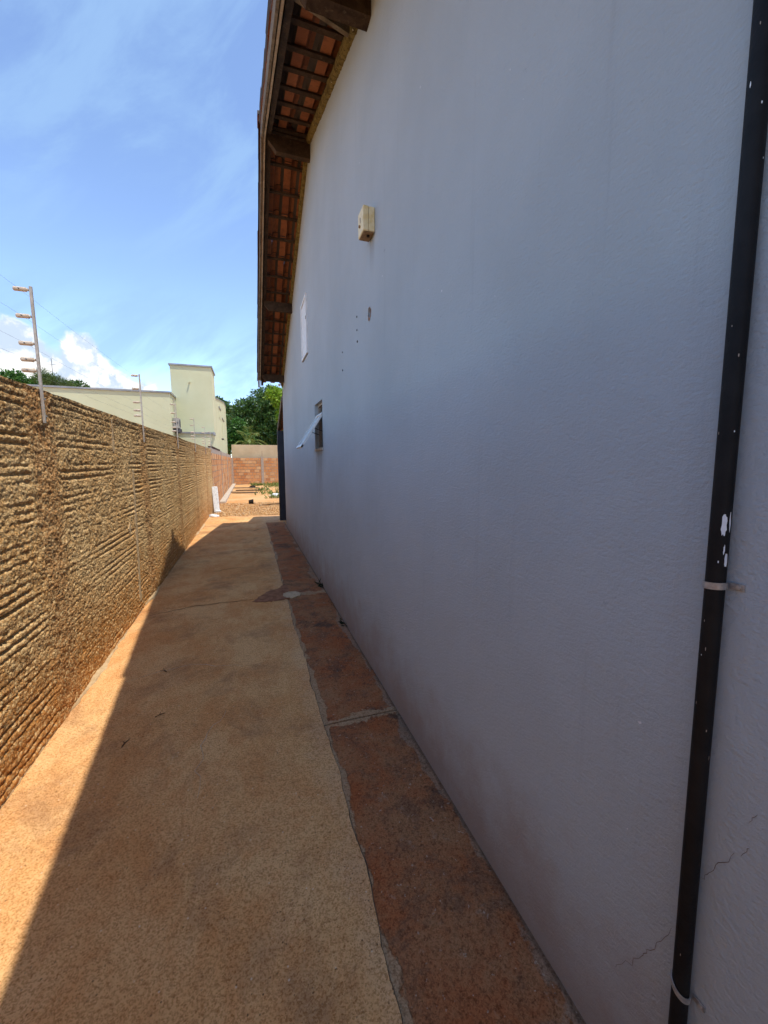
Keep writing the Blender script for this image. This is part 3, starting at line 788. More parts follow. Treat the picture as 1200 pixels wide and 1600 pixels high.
def mat_glass():
    m, nt, b, pos = material('frosted_glass')
    c = mix(nt, ramp(nt, noise(nt, pos, 120, 3, 0.6), 0.4, 0.6), (0.40, 0.44, 0.46), (0.60, 0.63, 0.64))
    finish(nt, b, c, 0.35, noise(nt, pos, 160, 3, 0.6), 0.004, 1.0, 0.5)
    b.inputs['Transmission Weight'].default_value = 0.35
    return m
MAT['glass'] = mat_glass()
s.build('pane', 'glass', sash)
for yy_ in (b_ - .01, a + .01):
    MB().bar(sp(yy_, .22, 0), (fx0, yy_, z0 + .20), .006, .010).build('stay_arm', 'frame_dark', window)
MB().box(fx1 + .004, fx1 + .012, 5.04, 5.30, z0 + .03, hz - .02).build('inner_panel', 'frame_pale', window)  # pale panel added in the dark opening, stands in for the inner jamb
# small upper fixed pane over the sash
MB().box(fx0, fx0 + .02, w0 + .03, w1 - .03, hz - .01, hz + .022).build('rail', 'frame_grey', window)

# upper hatch: white sheet-metal shutter in a shallow frame
h0, h1, hb, ht = 5.86, 6.42, 3.13, 3.92
hf = MB()
for q in ((h0, h0 + .035, hb, ht), (h1 - .035, h1, hb, ht)): hf.box(XR - .022, XR + .01, q[0], q[1], q[2], q[3])
hf.box(XR - .0225, XR + .01, h0 + .001, h1 - .001, hb - .001, hb + .035).box(XR - .0225, XR + .01, h0 + .001, h1 - .001, ht - .035, ht + .001)
hatch = hf.build('hatch', 'white_metal', house)
MB().box(XR - .012, XR + .005, h0 + .04, h1 - .04, hb + .04, ht - .04).build('panel', 'white_metal', hatch)
MB().box(XR - .026, XR - .012, h0 + .004, h0 + .03, (hb + ht) / 2 + .06, (hb + ht) / 2 + .10).build('latch', 'frame_dark', hatch)
MB().box(XR - .004, XR + .005, h0 - .006, h1 + .006, hb - .012, hb - .002).build('sill', 'frame_dark', hatch)

# ---- roof
XO = 0.27                                          # outer edge of the overhang
YE_F, YE_N = 10.12, -3.6
OFF = 0.095                                        # tile underside over the wall line
PW, ROW, TL = 0.205, 0.345, 0.415                  # tile pitch across, along, tile length
prof = [(0.0, 0.030), (0.012, 0.0), (0.100, 0.0), (0.112, 0.022), (0.135, 0.052), (0.170, 0.056), (0.200, 0.036), (0.213, 0.012)]
th = 0.013
def tile_mesh():
    P = prof; n = len(P); v = []
    for y in (0, TL):
        v += [(x, y, z) for x, z in P] + [(x, y, z + th) for x, z in P]
    k = 2 * n; f = []
    for i in range(n - 1):
        f += [(i, i + 1, k + i + 1, k + i), (n + i + 1, n + i, k + n + i, k + n + i + 1)]
        f += [(i + 1, i, n + i, n + i + 1), (k + i, k + i + 1, k + n + i + 1, k + n + i)]
    f += [(0, k, k + n, n), (n - 1, 2 * n - 1, k + 2 * n - 1, k + n - 1)]
    j = len(v)                                     # lug under the head
    x0, x1, y0, y1, a, b = 0.014, 0.098, TL - 0.045, TL - 0.02, -0.014, 0.001
    v += [(x0, y0, a), (x1, y0, a), (x1, y1, a), (x0, y1, a), (x0, y0, b), (x1, y0, b), (x1, y1, b), (x0, y1, b)]
    f += [tuple(j + i for i in q) for q in [(3, 2, 1, 0), (4, 5, 6, 7), (0, 1, 5, 4), (1, 2, 6, 5), (2, 3, 7, 6), (3, 0, 4, 7)]]
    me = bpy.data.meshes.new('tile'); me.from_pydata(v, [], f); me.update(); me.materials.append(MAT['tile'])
    return me
TM = tile_mesh()
aN, aF = math.atan(SN), math.atan(SF)
rowsN = int((YR - YE_N) / math.cos(aN) / ROW); rowsF = int(round((YE_F - YR) / math.cos(aF) / ROW))
# remaining roof beyond the edge tiles: stepped tile courses as one sheet
rv = MB()
def course_strip(x0, x1, side, row):
    ang_ = aN if side < 0 else aF
    xsx = []; x = x0
    while x < x1:
        xsx += [(x + px_, pz_) for px_, pz_ in prof[1:7]]; x += PW
    s1 = row * ROW; s0 = s1 + TL                    # distance down from the ridge (head, tail)
    v = []
    for dist_, lift in ((s0, 0.018), (s1, 0.0)):
        yb = YR + side * dist_ * math.cos(ang_); zb = ZA + OFF - dist_ * math.sin(ang_) + lift
        v += [(x, yb, zb + z) for x, z in xsx] + [(x, yb, zb + z + th) for x, z in xsx]
    n = len(xsx); k = 2 * n; f = []
    for i in range(n - 1):
        f += [(i, i + 1, k + i + 1, k + i), (n + i + 1, n + i, k + n + i, k + n + i + 1), (i + 1, i, n + i, n + i + 1)]
    rv.add(v, f)
XI = XO + 3 * PW
NSHOW = 10
for r in range(rowsN): course_strip(XI, XB + .3, -1, r)
for r in range(rowsF): course_strip(XI, XB + .3, 1, r)
for r in range(NSHOW, rowsN): course_strip(XO, XI - 0.01, -1, r)
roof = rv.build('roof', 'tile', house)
rb = ORG[roof.name]
def put_tile(x, side, row):
    ang_ = aN if side < 0 else aF
    dist_ = row * ROW + TL                          # tail end
    y = YR + side * dist_ * math.cos(ang_); z = ZA + OFF - dist_ * math.sin(ang_) + 0.018 + random.uniform(-.003, .003)
    o = bpy.data.objects.new('tile', TM); link(o, roof)
    tilt = ang_ - 0.018 / TL + random.uniform(-.006, .006)
    if side < 0: m = Matrix.Rotation(tilt, 4, 'X')                       # local y runs up towards +Y
    else: m = Matrix.Rotation(math.pi, 4, 'Z') @ Matrix.Rotation(tilt, 4, 'X')
    m = Matrix.Rotation(random.uniform(-.012, .012), 4, 'Z') @ m
    xx = x if side < 0 else x + PW + 0.008
    o.matrix_local = Matrix.Translation(Vector((xx + random.uniform(-.004, .004), y, z)) - rb) @ m
for c in range(3):
    for r in range(NSHOW): put_tile(XO + c * PW, -1, r)
    for r in range(rowsF): put_tile(XO + c * PW, 1, r)
# ridge caps
for k in range(9):
    x = XO + 0.0 + k * 0.34; mbc = MB(); n = 8; v = []
    for xx, rr in ((x - 0.01, 0.105), (x + 0.37, 0.125)):
        for q in range(n + 1):
            t = math.pi * q / n; v.append((xx, YR + math.cos(t) * rr, ZA + OFF + 0.02 + math.sin(t) * rr * 0.85))
        for q in range(n + 1):
            t = math.pi * q / n; v.append((xx, YR + math.cos(t) * (rr - .014), ZA + OFF + 0.02 + math.sin(t) * (rr - .014) * 0.85))
    m_ = n + 1; f = []
    for q in range(n):
        f += [(q, q + 1, 2 * m_ + q + 1, 2 * m_ + q), (m_ + q + 1, m_ + q, 3 * m_ + q, 3 * m_ + q + 1), (q + 1, q, m_ + q, m_ + q + 1)]
    mesh('ridge_cap', v, f, 'tile', roof)

def P(x, y, dz): return (x, y, wl(y) + dz)
# battens under every course
for side, rows in ((-1, NSHOW + 2), (1, rowsF)):
    ang_ = aN if side < 0 else aF
    for r in range(rows):
        d_ = r * ROW + 0.03; y = YR + side * d_ * math.cos(ang_); z = ZA + OFF - d_ * math.sin(ang_) - 0.016
        MB().bar((XO + .035, y, z + random.uniform(-.004, .004)), (XR + .1, y + random.uniform(-.012, .012), z + random.uniform(-.004, .004)), 0.045, 0.02).build('batten', 'wood_dark', roof)
# verge rafter and barge board, in two lengths that meet at the ridge
for ya, yb in ((YE_N, YR), (YR, YE_F)):
    e = 0.02 if ya == YR else 0
    MB().bar(P(XO + .115, ya + (0.001 if ya == YR else 0), 0.038), P(XO + .115, yb - (0.001 if yb == YR else 0), 0.038), 0.05, 0.075).build('rafter', 'wood_dark', roof)
    MB().bar(P(XO + .032, ya + (0.001 if ya == YR else 0), 0.020), P(XO + .032, yb - (0.001 if yb == YR else 0), 0.020), 0.022, 0.135).build('barge_board', 'wood_grey', roof)
    MB().bar(P(XO + .062, ya + (0.001 if ya == YR else 0), -0.020), P(XO + .062, yb - (0.001 if yb == YR else 0), -0.020), 0.020, 0.05).build('barge_batten', 'wood_pale', roof)
# purlins through the gable with chamfered heads
def purlin(y, w, h, dz=0.0, x0=XO + 0.10, mat='wood_dark'):
    zt = wl(y) + dz; zb = zt - h; c = 0.6 * h
    v = [(x0, y - w / 2, zt), (x0, y - w / 2, zb + c), (x0 + c * 0.9, y - w / 2, zb), (XR + .3, y - w / 2, zb), (XR + .3, y - w / 2, zt)]
    v2 = [(p[0], y + w / 2, p[2]) for p in v]; n = 5
    f = [tuple(range(n)), tuple(range(2 * n - 1, n - 1, -1))] + [((i + 1) % n, i, n + i, n + (i + 1) % n) for i in range(n)]
    b = mesh('purlin', v + v2, f, mat, roof)
    # grey weathered end face
    e = 0.0025
    v = [(x0 - e, y - w / 2 + .003, zt - .004), (x0 - e, y - w / 2 + .003, zb + c), (x0 + c * .9 - e, y - w / 2 + .003, zb - e), (x0 + c * .9 - e, y + w / 2 - .003, zb - e), (x0 - e, y + w / 2 - .003, zb + c), (x0 - e, y + w / 2 - .003, zt - .004)]
    return b
purlin(5.35, 0.07, 0.17, -0.005)
purlin(7.72, 0.07, 0.15, 0.015)
purlin(9.72, 0.07, 0.15, 0.015)
purlin(2.84, 0.10, 0.16, 0.04)
purlin(0.6, 0.09, 0.20, 0.01)
MB().bar((XO + .10, 3.06, wl(3.06) + .05), (XR - .06, 3.14, wl(3.14) - .02), 0.03, 0.05).build('strut', 'wood_grey', roof)
# mossy mortar along the top of the wall
for side, ya, yb in ((-1, -3.3, YR - .06), (1, YR + .06, 10.1)):
    yy = np.linspace(ya, yb, int((yb - ya) / 0.03)); v = []
    for y in yy:
        r1 = random.uniform(-.006, .006); r2 = random.uniform(-.008, .008)
        v += [(XR + .02, y, wl(y) - 0.004 + r2), (XR - .035 + r1, y, wl(y) + r2 * 1.2), (XR - .05 + r1, y, wl(y) + .05), (XR - .02, y, wl(y) + .10)]
    mesh('mortar_seal', np.array(v), grid_faces(len(yy), 4), 'moss', roof)
# little white insulator under the far eave
MB().tube([(XR - .09, 9.98, wl(9.98) - .07), (XR - .09, 9.98, wl(9.98) - .02)], [.022, .030], 8).build('eave_insulator', 'white_metal', house)

# rear porch: slate-painted pier and a lower tile roof leaning off the house
porch = MB().box(0.775, 1.25, 11.22, 11.45, -0.05, 2.44).build('porch_pier', 'pier', house, 0.006)
pr = MB()
x = 0.0; xsx = []
while x < 3.0:
    xsx += [(x + px_, pz_) for px_, pz_ in prof[1:7]]; x += PW
for r in range(5):
    v = []
    for t, lift in ((r / 5, 0.0), ((r + 1.15) / 5, 0.016)):
        y = 10.12 + 1.35 * t; z = 3.30 - 0.86 * t + lift; xo = 0.845 - 0.055 * t
        v += [(xo + x, y, z + q) for x, q in xsx] + [(xo + x, y, z + q + th) for x, q in xsx]
    n = len(xsx); k = 2 * n; f = []
    for i in range(n - 1): f += [(i, i + 1, k + i + 1, k + i), (n + i + 1, n + i, k + n + i, k + n + i + 1), (k + i, k + i + 1, k + n + i + 1, k + n + i)]
    pr.add(v, f)
proof = pr.build('porch_roof', 'tile', house)
MB().bar((0.875, 10.32, 3.13), (0.825, 11.44, 2.41), 0.05, 0.07).build('rafter', 'wood_dark', proof)
MB().bar((0.842, 10.32, 3.16), (0.79, 11.44, 2.445), 0.016, 0.10).build('barge_board', 'wood_grey', proof)

# ================================================================== FIXTURES ON THE HOUSE
pipe = thing('drainpipe', 'thin black plastic pipe with white paint splashes running up the house wall', 'pipe', (XR - .018, 0.49, 0))
PR = 0.0160; PX = XR - PR - 0.003
def pipe_y(z): return 0.470 + 0.019 * z
zs = np.linspace(-0.02, 3.3, 45)
MB().tube([(PX + .0006 * math.sin(z * 3), pipe_y(z) + .0012 * math.sin(z * 2.3), z) for z in zs], PR, 20).build('tube', 'pipe', pipe, smooth=True)
def pipe_splash(name, z0, th0, shape, mat, seed, lift=0.0007):
    r = random.Random(seed); n = 18; v = []
    c = None
    for k in range(n):
        t = 2 * math.pi * k / n; q = r.uniform(.8, 1.2)
        a = th0 + shape[0] * math.cos(t) * q; z = z0 + shape[1] * math.sin(t) * q + shape[2] * math.cos(t)
        v.append((a, z))
    vs = [(th0, z0)] + v
    P3 = [(PX + .0006 * math.sin(z * 3) + math.cos(a) * (PR + lift), pipe_y(z) + .0012 * math.sin(z * 2.3) + math.sin(a) * (PR + lift), z) for a, z in vs]
    mesh(name, P3, [(0, 1 + k, 1 + (k + 1) % n) for k in range(n)], mat, pipe)
AV = math.atan2(-0.49, -0.84)                       # side of the pipe that faces the photographer
pipe_splash('paint_splash', 1.484, AV + 0.35, (0.26, 0.021, 0.0), 'paint_white', 1)
pipe_splash('paint_splash', 1.490, AV + 0.95, (0.10, 0.017, -0.004), 'paint_white', 2)
pipe_splash('paint_splash', 1.438, AV + 0.55, (0.08, 0.009, 0.002), 'paint_white', 3)
pipe_splash('paint_splash', 1.418, AV + 0.85, (0.18, 0.014, 0.003), 'paint_white', 4)
rfl = random.Random(61)
for k in range(16):
    r = rfl
    pipe_splash('paint_fleck', r.uniform(0.45, 2.4), AV + r.uniform(-1.0, 1.0), (r.uniform(.03, .07), r.uniform(.0012, .005), 0), 'mortar_grey' if k % 3 else 'paint_white', k + 9)
def clamp(z, slope):
    y = pipe_y(z); mb = MB(); n = 22; v = []; w = 0.0065
    for k in range(n + 1):
        a = math.pi * 0.5 - 0.2 + (math.pi + 0.4) * k / n        # round the outside of the pipe
        dz = slope * math.sin(a) * PR * 2.2
        for rr, zz_ in ((PR + .0012, -w), (PR + .003, -w), (PR + .003, w), (PR + .0012, w)):
            v.append((PX + math.cos(a) * rr, y + math.sin(a) * rr, z + zz_ - dz))
    f = []
    for k in range(n):
        for q in range(4): f.append((4 * k + q, 4 * k + (q + 1) % 4, 4 * k + 4 + (q + 1) % 4, 4 * k + 4 + q))
    mb.add(v, f)
    y0 = y - PR - .0005; dz = -slope * PR * 2.2
    c = mb.build('clamp', 'zinc', pipe)
    L = 0.022
    tab = MB().hexa([(XR - .0040, y0 + .002, z - w - dz), (XR - .0005, y0 + .002, z - w - dz), (XR - .0005, y0 - L, z - w - dz - slope * -.0), (XR - .0040, y0 - L, z - w - dz),
                     (XR - .0040, y0 + .002, z + w - dz), (XR - .0005, y0 + .002, z + w - dz), (XR - .0005, y0 - L, z + w - dz), (XR - .0040, y0 - L, z + w - dz)])
    t = tab.build('tab', 'zinc', c, 0.001)
    MB().tube([(XR - .0062, y0 - L * .62, z - dz), (XR - .0036, y0 - L * .62, z - dz)], .0038, 10).build('screw', 'frame_grey', c)
clamp(1.366, 0.06); clamp(0.475, -0.35)

jb = thing('junction_box', 'yellowed plastic electrical box high on the blue-grey house wall', 'electrical box', (XR - .05, 2.80, 3.10))
bx0 = XR - 0.082
MB().box(bx0 + .040, XR - .001, 2.722, 2.848, 3.122, 3.272).build('back_shell', 'box', jb, 0.004)
MB().box(bx0, bx0 + .039, 2.720, 2.850, 3.120, 3.274).build('cover', 'box', jb, 0.006)
MB().box(bx0 + .006, XR - .008, 2.728, 2.842, 3.1145, 3.1205).build('dark_base', 'boxdark', jb)  # thin plate under the box, darker brown than the shell
MB().tube([(XR - .035, 2.765, 3.106), (XR - .035, 2.765, 3.116)], .010, 10).build('cable_gland', 'black', jb)
MB().tube([(bx0 - .010, 2.795, 3.175), (bx0 + .002, 2.795, 3.175)], .009, 10).build('knob', 'boxdark', jb)
MB().box(bx0 - .003, bx0 + .002, 2.782, 2.795, 3.195, 3.225).build('label_slot', 'frame_grey', jb)

# ================================================================== ELECTRIC FENCE
insz = [2.575, 2.43, 2.28, 2.19, 2.13]
ordn = ['nearest to the photographer', 'second nearest to the photographer', 'third along, before the low cream block', 'fourth along, in front of the cream tower', 'fifth along, second last', 'farthest, where brickwork begins']
for i, y in enumerate(polesY):
    p = thing('fence_pole', 'aluminium electric fence pole on rough wall, ' + ordn[i], 'fence pole', (XL + .03, y, 1.72), 'electric fence poles on the rough wall')
    x = XL + 0.032
    MB().box(x - .0070, x + .0070, y - .007, y + .007, 1.83, 2.595).build('post', 'alu', p, 0.002)
    for z in insz:
        zz_ = z if z < 2.56 else z
        ins = MB().tube([(x - .012, y, zz_), (x - .020, y, zz_), (x - .022, y, zz_), (x - .078, y, zz_), (x - .082, y, zz_)], [.008, .008, .0125, .0125, .008], 10)
        io = ins.build('insulator', 'insulator', p)
        MB().tube([(x - .052, y - .016, zz_), (x - .052, y + .016, zz_)], .004, 6).build('wire_tie', 'wire', io)
    for z in (1.87, 1.97):
        MB().box(x + .011, x + .014, y - .006, y + .006, z - .005, z + .005).build('bolt', 'zinc', p)
wname = ['topmost', 'second from the top', 'middle', 'second lowest', 'lowest']
for z, nm in zip(insz, wname):
    pts = []
    allY = [-4.0, 0.53] + polesY
    for a, b_ in zip(allY[:-1], allY[1:]):
        for k in range(6):
            t = k / 6; pts.append((XL - .02, a + (b_ - a) * t, z - 0.012 * 4 * t * (1 - t)))
    pts.append((XL - .02, allY[-1], z))
    tag(MB().tube(pts, 0.0005, 5).build('fence_wire', 'wire'), 'thin steel electric fence wire above the rough wall, ' + nm + ' strand', 'wire', 'electric fence wires')

# ================================================================== NEIGHBOUR'S HOUSE
nb = thing('neighbour_house', 'flat-roofed cream house with a taller tower rising behind the rough wall', 'house', (-4, 22, 0))
def block(name, x0, x1, y0, y1, zt, cop=True, par=nb):
    o = MB().box(x0, x1, y0, y1, -0.1, zt).build(name, 'cream', par)
    if cop: MB().box(x0 - .05, x1 + .05, y0 - .05, y1 + .05, zt + .002, zt + .07).build('coping', 'coping', o)
    return o
block('low_block', -16, -2.95, 18.7, 26, 4.40)
tower = block('tower', -3.08, -1.42, 20.0, 21.75, 5.80)
fr_ = block('front_block', -2.94, -1.42, 19.5, 19.99, 2.84)
MB().box(-1.425, -1.36, 19.3, 19.99, 2.78, 2.92).build('gutter', 'coping', fr_)
# side wing along the boundary with a rising parapet
x0, x1 = -6.0, -1.42
v = [(x0, 21.76, -.1), (x1, 21.76, -.1), (x1, 32, -.1), (x0, 32, -.1), (x0, 21.76, 4.72), (x1, 21.76, 4.72), (x1, 29.6, 5.58), (x1, 32, 5.62), (x0, 32, 5.62), (x0, 29.6, 5.58)]
f = [(0, 1, 5, 4), (1, 2, 7, 6, 5), (2, 3, 8, 7), (3, 0, 4, 9, 8), (4, 5, 6, 9), (9, 6, 7, 8)]
wing = mesh('side_wing', v, f, 'cream', nb)
MB().bar((x1 - .06, 21.8, 4.755), (x1 - .06, 29.6, 5.61), 0.18, 0.05).bar((x1 - .06, 29.61, 5.612), (x1 - .06, 32.03, 5.65), .18, .05).build('coping', 'coping', wing)
for (ya, yb, za, zb) in ((23.9, 25.4, 4.0, 4.55), (26.5, 28.4, 3.0, 4.2)):
    wn_ = MB().box(x1 - .08, x1 + .012, ya, yb, za, zb).build('window', 'cream', wing)
    MB().box(x1 + .013, x1 + .05, ya - .05, yb + .05, zb, zb + .07).build('hood', 'coping', wn_)
    MB().box(x1 + .013, x1 + .018, ya + .06, yb - .06, za + .05, zb - .08).build('pane', 'cream', wn_)
MB().tube([(x1, 25.3, 2.94), (x1 + .12, 25.3, 2.92)], .05, 8).build('spout', 'frame_dark', wing)
MB().tube([(-2.33, 20.02, 5.12), (-2.33, 19.88, 5.11)], .035, 8).build('spout', 'cream', tower)
ac = thing('air_conditioner', 'small grey air-conditioning unit hung on the side of the low cream block', 'air conditioner', (-2.8, 19.2, 2.8))
MB().box(-2.93, -2.70, 18.95, 19.40, 3.02, 3.45).build('casing', 'ac', ac, 0.01)
n = 14
MB().tube([(-2.702, 19.17, 3.24), (-2.692, 19.17, 3.24)], .17, 16).build('fan_grille', 'frame_dark', ac)
MB().tube([(-2.80, 18.951, 3.24), (-2.80, 18.94, 3.24)], .07, 12).build('service_port', 'frame_dark', ac)
MB().box(-2.94, -2.66, 18.98, 19.02, 2.86, 3.01).box(-2.94, -2.66, 19.33, 19.37, 2.86, 3.01).build('bracket', 'frame_dark', ac)
MB().tube([(-2.90, 19.3, 3.45), (-2.90, 19.3, 4.3)], .02, 6).build('hose', 'frame_grey', ac)

# ================================================================== YARD CLUTTER
post = thing('leaning_post', 'short chalky white speckled post leaning at the end of the rough wall', 'post', (-1.02, 13.8, 0))
MB().bar((-1.02, 13.80, -0.02), (-1.08, 14.05, 0.80), 0.10, 0.17, (1, 0, 0)).build('shaft', 'whitepost', post, 0.015)
MB().box(-1.06, -0.90, 13.66, 13.84, -0.03, 0.05).build('foot', 'whitepost', post, 0.012)
lump_ = thing('cement_lump', 'pale lump of cement at the far left corner of the path', 'cement lump', (-1.03, 12.55, 0))
v = []; f = []
def rock(c, r, seed, sq=(1, 1, .6)):
    rr = random.Random(seed); v = []
    for i in range(5):
        th_ = math.pi * (i + .5) / 5
        for k in range(8):
            ph = 2 * math.pi * k / 8; q = r * rr.uniform(.8, 1.15)
            v.append((c[0] + q * sq[0] * math.sin(th_) * math.cos(ph), c[1] + q * sq[1] * math.sin(th_) * math.sin(ph), c[2] + q * sq[2] * math.cos(th_)))
    f = [(i * 8 + k, (i + 1) * 8 + k, (i + 1) * 8 + (k + 1) % 8, i * 8 + (k + 1) % 8) for i in range(4) for k in range(8)] + [tuple(range(7, -1, -1))[::-1], tuple(range(32, 40))[::-1]]
    return v, f
v, f = rock((-1.02, 12.56, 0.02), 0.13, 3, (1.2, .9, .5)); mesh('lump', v, f, 'whitepost', lump_)
pl = [((-0.9, 22.4), (0.35, 21.3), 'grey weathered plank lying in the yard, nearest of the planks'), ((-0.7, 23.6), (0.6, 23.1), 'middle one of the grey planks lying in the yard'), ((-0.9, 26.0), (0.5, 25.5), 'farthest grey plank lying in the yard before the rear wall')]
for (a, b_, lab) in pl:
    tag(MB().bar((a[0], a[1], 0.03), (b_[0], b_[1], 0.05), 0.20, 0.05).build('plank', 'wood_dark' if 'middle' in lab else 'wood_grey', None, 0.005), lab, 'plank', 'planks on the earth yard')
bk = thing('bucket', 'small black bucket lying on the earth beyond the path', 'bucket', (0.03, 16.1, 0))
MB().tube([(-0.05, 16.15, 0.07), (0.0, 16.15, 0.07), (0.12, 16.15, 0.08), (0.13, 16.15, 0.08)], [.075, .08, .095, .10], 14).build('body', 'black', bk)
MB().tube([(0.125, 16.15 - .1 * math.cos(t), 0.08 + .1 * math.sin(t)) if False else (0.13 + .08 * math.sin(t), 16.15 - .095 * math.cos(t), 0.02 + .02 * math.sin(t)) for t in np.linspace(0, math.pi, 9)], .005, 5).build('handle', 'wire', bk)
d2 = thing('dark_bundle', 'dark bundle of scrap on the ground before the rear brick wall', 'scrap', (0.25, 25, 0))
v, f = rock((0.2, 26.5, 0.05), 0.14, 8, (1.6, .8, .6)); mesh('bundle', v, f, 'black', d2)
rag = thing('white_sack', 'crumpled white sack on the yard near the porch pier', 'sack', (1.1, 19.2, 0))
v, f = rock((1.15, 19.2, 0.05), 0.2, 5, (1.4, .8, .5)); mesh('sack', v, f, 'white_metal', rag)
stk = thing('stick_pile', 'thin dark sticks lying across the gravel near the porch pier', 'sticks', (0.8, 15.4, 0))
for k in range(5):
    MB().tube([(0.3 + .12 * k, 15.4 + .07 * k, .0), (0.8 + .1 * k, 15.5 + .04 * k, .03), (1.25 + .1 * k, 15.45 - .03 * k, .02)], .012, 5).build('stick', 'wood_dark', stk)

# gravel apron
r_ = np.random.RandomState(12)
N = 9000
gx = r_.uniform(-1.12, 3.2, N); gy = 12.62 + 4.1 * r_.rand(N) ** 1.2; gs = r_.uniform(.012, .034, N)
base = np.array([[1, 0, 0], [-1, 0, 0], [0, 1, 0], [0, -1, 0], [0, 0, 1], [0, 0, -1]], float)
oc = np.array([[0, 2, 4], [2, 1, 4], [1, 3, 4], [3, 0, 4], [2, 0, 5], [1, 2, 5], [3, 1, 5], [0, 3, 5]])
A = r_.uniform(0.7, 1.3, (N, 6, 1)) * base[None] * gs[:, None, None] * np.array([1, 1, .7])
rot = r_.uniform(0, 6.28, N); cr, sr = np.cos(rot)[:, None], np.sin(rot)[:, None]
Ax = A[..., 0] * cr - A[..., 1] * sr; Ay = A[..., 0] * sr + A[..., 1] * cr
Vv = np.stack([Ax + gx[:, None], Ay + gy[:, None], A[..., 2] + (-0.032 + 0.03 * r_.rand(N))[:, None]], -1).reshape(-1, 3)
Ff = (oc[None] + (np.arange(N) * 6)[:, None, None]).reshape(-1, 3)
o = mesh('gravel', Vv, Ff, 'stones'); tag(o, 'loose orange gravel at the end of the concrete path', 'gravel', kind='stuff')

# ================================================================== PLANTS
def leaf_quads(p, d, L, W, rs, fold=0.0):
    """diamond leaves: base p, unit direction d"""
    n = len(p); ref = rs.normal(size=(n, 3)); s = np.cross(d, ref); s /= np.linalg.norm(s, axis=1, keepdims=True) + 1e-9
    L = np.broadcast_to(np.asarray(L, float), (n,))[:, None]; W = np.broadcast_to(np.asarray(W, float), (n,))[:, None]
    v = np.stack([p, p + d * L * .45 + s * W / 2, p + d * L, p + d * L * .45 - s * W / 2], 1).reshape(-1, 3)
    f = np.arange(4 * n).reshape(n, 4)
    return v, f

def unit(a): return a / (np.linalg.norm(a, axis=-1, keepdims=True) + 1e-9)

def crown(centers, radii, nclump, leaves, L, W, seed, droop=0.5, shell=0.55):
    rs = np.random.RandomState(seed); C_ = np.array(centers, float); R_ = np.array(radii, float)
    wgt = (R_ ** 2).prod(1) ** (1 / 3); k = rs.choice(len(C_), nclump, p=wgt / wgt.sum())
    dirs = unit(rs.normal(size=(nclump, 3))); q = shell + (1 - shell) * rs.rand(nclump) ** 0.6
    bump_ = 0.88 + 0.24 * rs.rand(nclump)
    cc = C_[k] + dirs * R_[k] * (q * bump_)[:, None]
    p = np.repeat(cc, leaves, 0) + rs.normal(size=(nclump * leaves, 3)) * L * 0.18
    d = unit(np.repeat(dirs, leaves, 0) * 0.6 + rs.normal(size=p.shape) * 0.75 + np.array([0, 0, -droop * 0.6]))
    return leaf_quads(p, d, L * rs.uniform(.7, 1.25, len(p)), W * rs.uniform(.7, 1.25, len(p)), rs)

def limbs(base, crown_pts, r0, seed, h):
    rr = random.Random(seed); mb = MB(); b = Vector(base)
    top = b + Vector((rr.uniform(-.2, .2), rr.uniform(-.2, .2), h))
    mb.tube([b, b.lerp(top, .5) + Vector((.08, 0, 0)), top], [r0, r0 * .8, r0 * .65], 9)
    for c in crown_pts:
        c = Vector(c); mid = top.lerp(c, .5) + Vector((0, 0, .3))
        mb.tube([top - Vector((0, 0, .2)), mid, c], [r0 * .5, r0 * .3, r0 * .1], 7)
    return mb

def tree(name, label, base, centers, radii, nclump, leaves, L, W, mat, seed, r0=0.25, h=2.0, droop=.5, group=None, shell=.55):
    t = thing(name, label, 'tree', base, group)
    limbs(base, centers[:7], r0, seed, h).build('trunk', 'bark', t)
    v, f = crown(centers, radii, nclump, leaves, L, W, seed, droop, shell)
    mesh('crown', v, f, mat, t)
    return t
rr = random.Random(2)
mc = [(2.3, 41, 5.2), (0.9, 40.5, 4.8), (3.6, 41, 5.6), (1.4, 40.5, 7.0), (2.6, 41, 7.6), (4.0, 41.5, 7.0), (0.3, 40.6, 5.8), (0.2, 40.2, 3.6), (2.0, 39.8, 3.8), (3.6, 40.0, 3.8), (-0.5, 40.5, 5.0), (-0.2, 40.3, 6.4)]
mr = [(2.2, 2, 2.2), (1.5, 1.5, 1.6), (2, 2, 2), (1.5, 1.6, 1.5), (1.6, 1.6, 1.3), (1.6, 1.6, 1.5), (1.1, 1.2, 1.2), (1.3, 1.3, 1.2), (1.6, 1.4, 1.4), (1.6, 1.5, 1.5), (1.3, 1.2, 1.5), (1.0, 1.0, 1.0)]
tree('mango_tree', 'big dense dark green round-crowned tree behind the rear wall', (2.2, 41, 0), mc, mr, 4200, 9, 0.34, 0.10, 'mango', 21, 0.32, 2.6, .7)
tree('lime_tree', 'bright lime green tree top beside the roof eave, right of the dark tree', (4.0, 37, 0), [(3.1, 37, 7.0), (4.2, 37, 7.2), (3.4, 37, 5.9), (4.8, 37, 6.0), (2.5, 37, 7.5)], [(.9, 1, .8), (1.2, 1, 1), (.9, 1, 1.1), (1.2, 1.1, 1.2), (.8, .8, .6)], 800, 9, .30, .11, 'lime', 33, .16, 4.5, .5)
tree('young_tree', 'small fresh green leafy tree between the cream house and the dark tree', (-0.7, 36, 0), [(-0.7, 36, 3.9), (-1.3, 36, 3.4), (-0.1, 36, 3.3), (-0.7, 36, 4.7)], [(.7, .7, .7), (.7, .6, .7), (.7, .6, .7), (.5, .5, .5)], 620, 9, .24, .11, 'fresh', 35, .10, 2.4, .4)
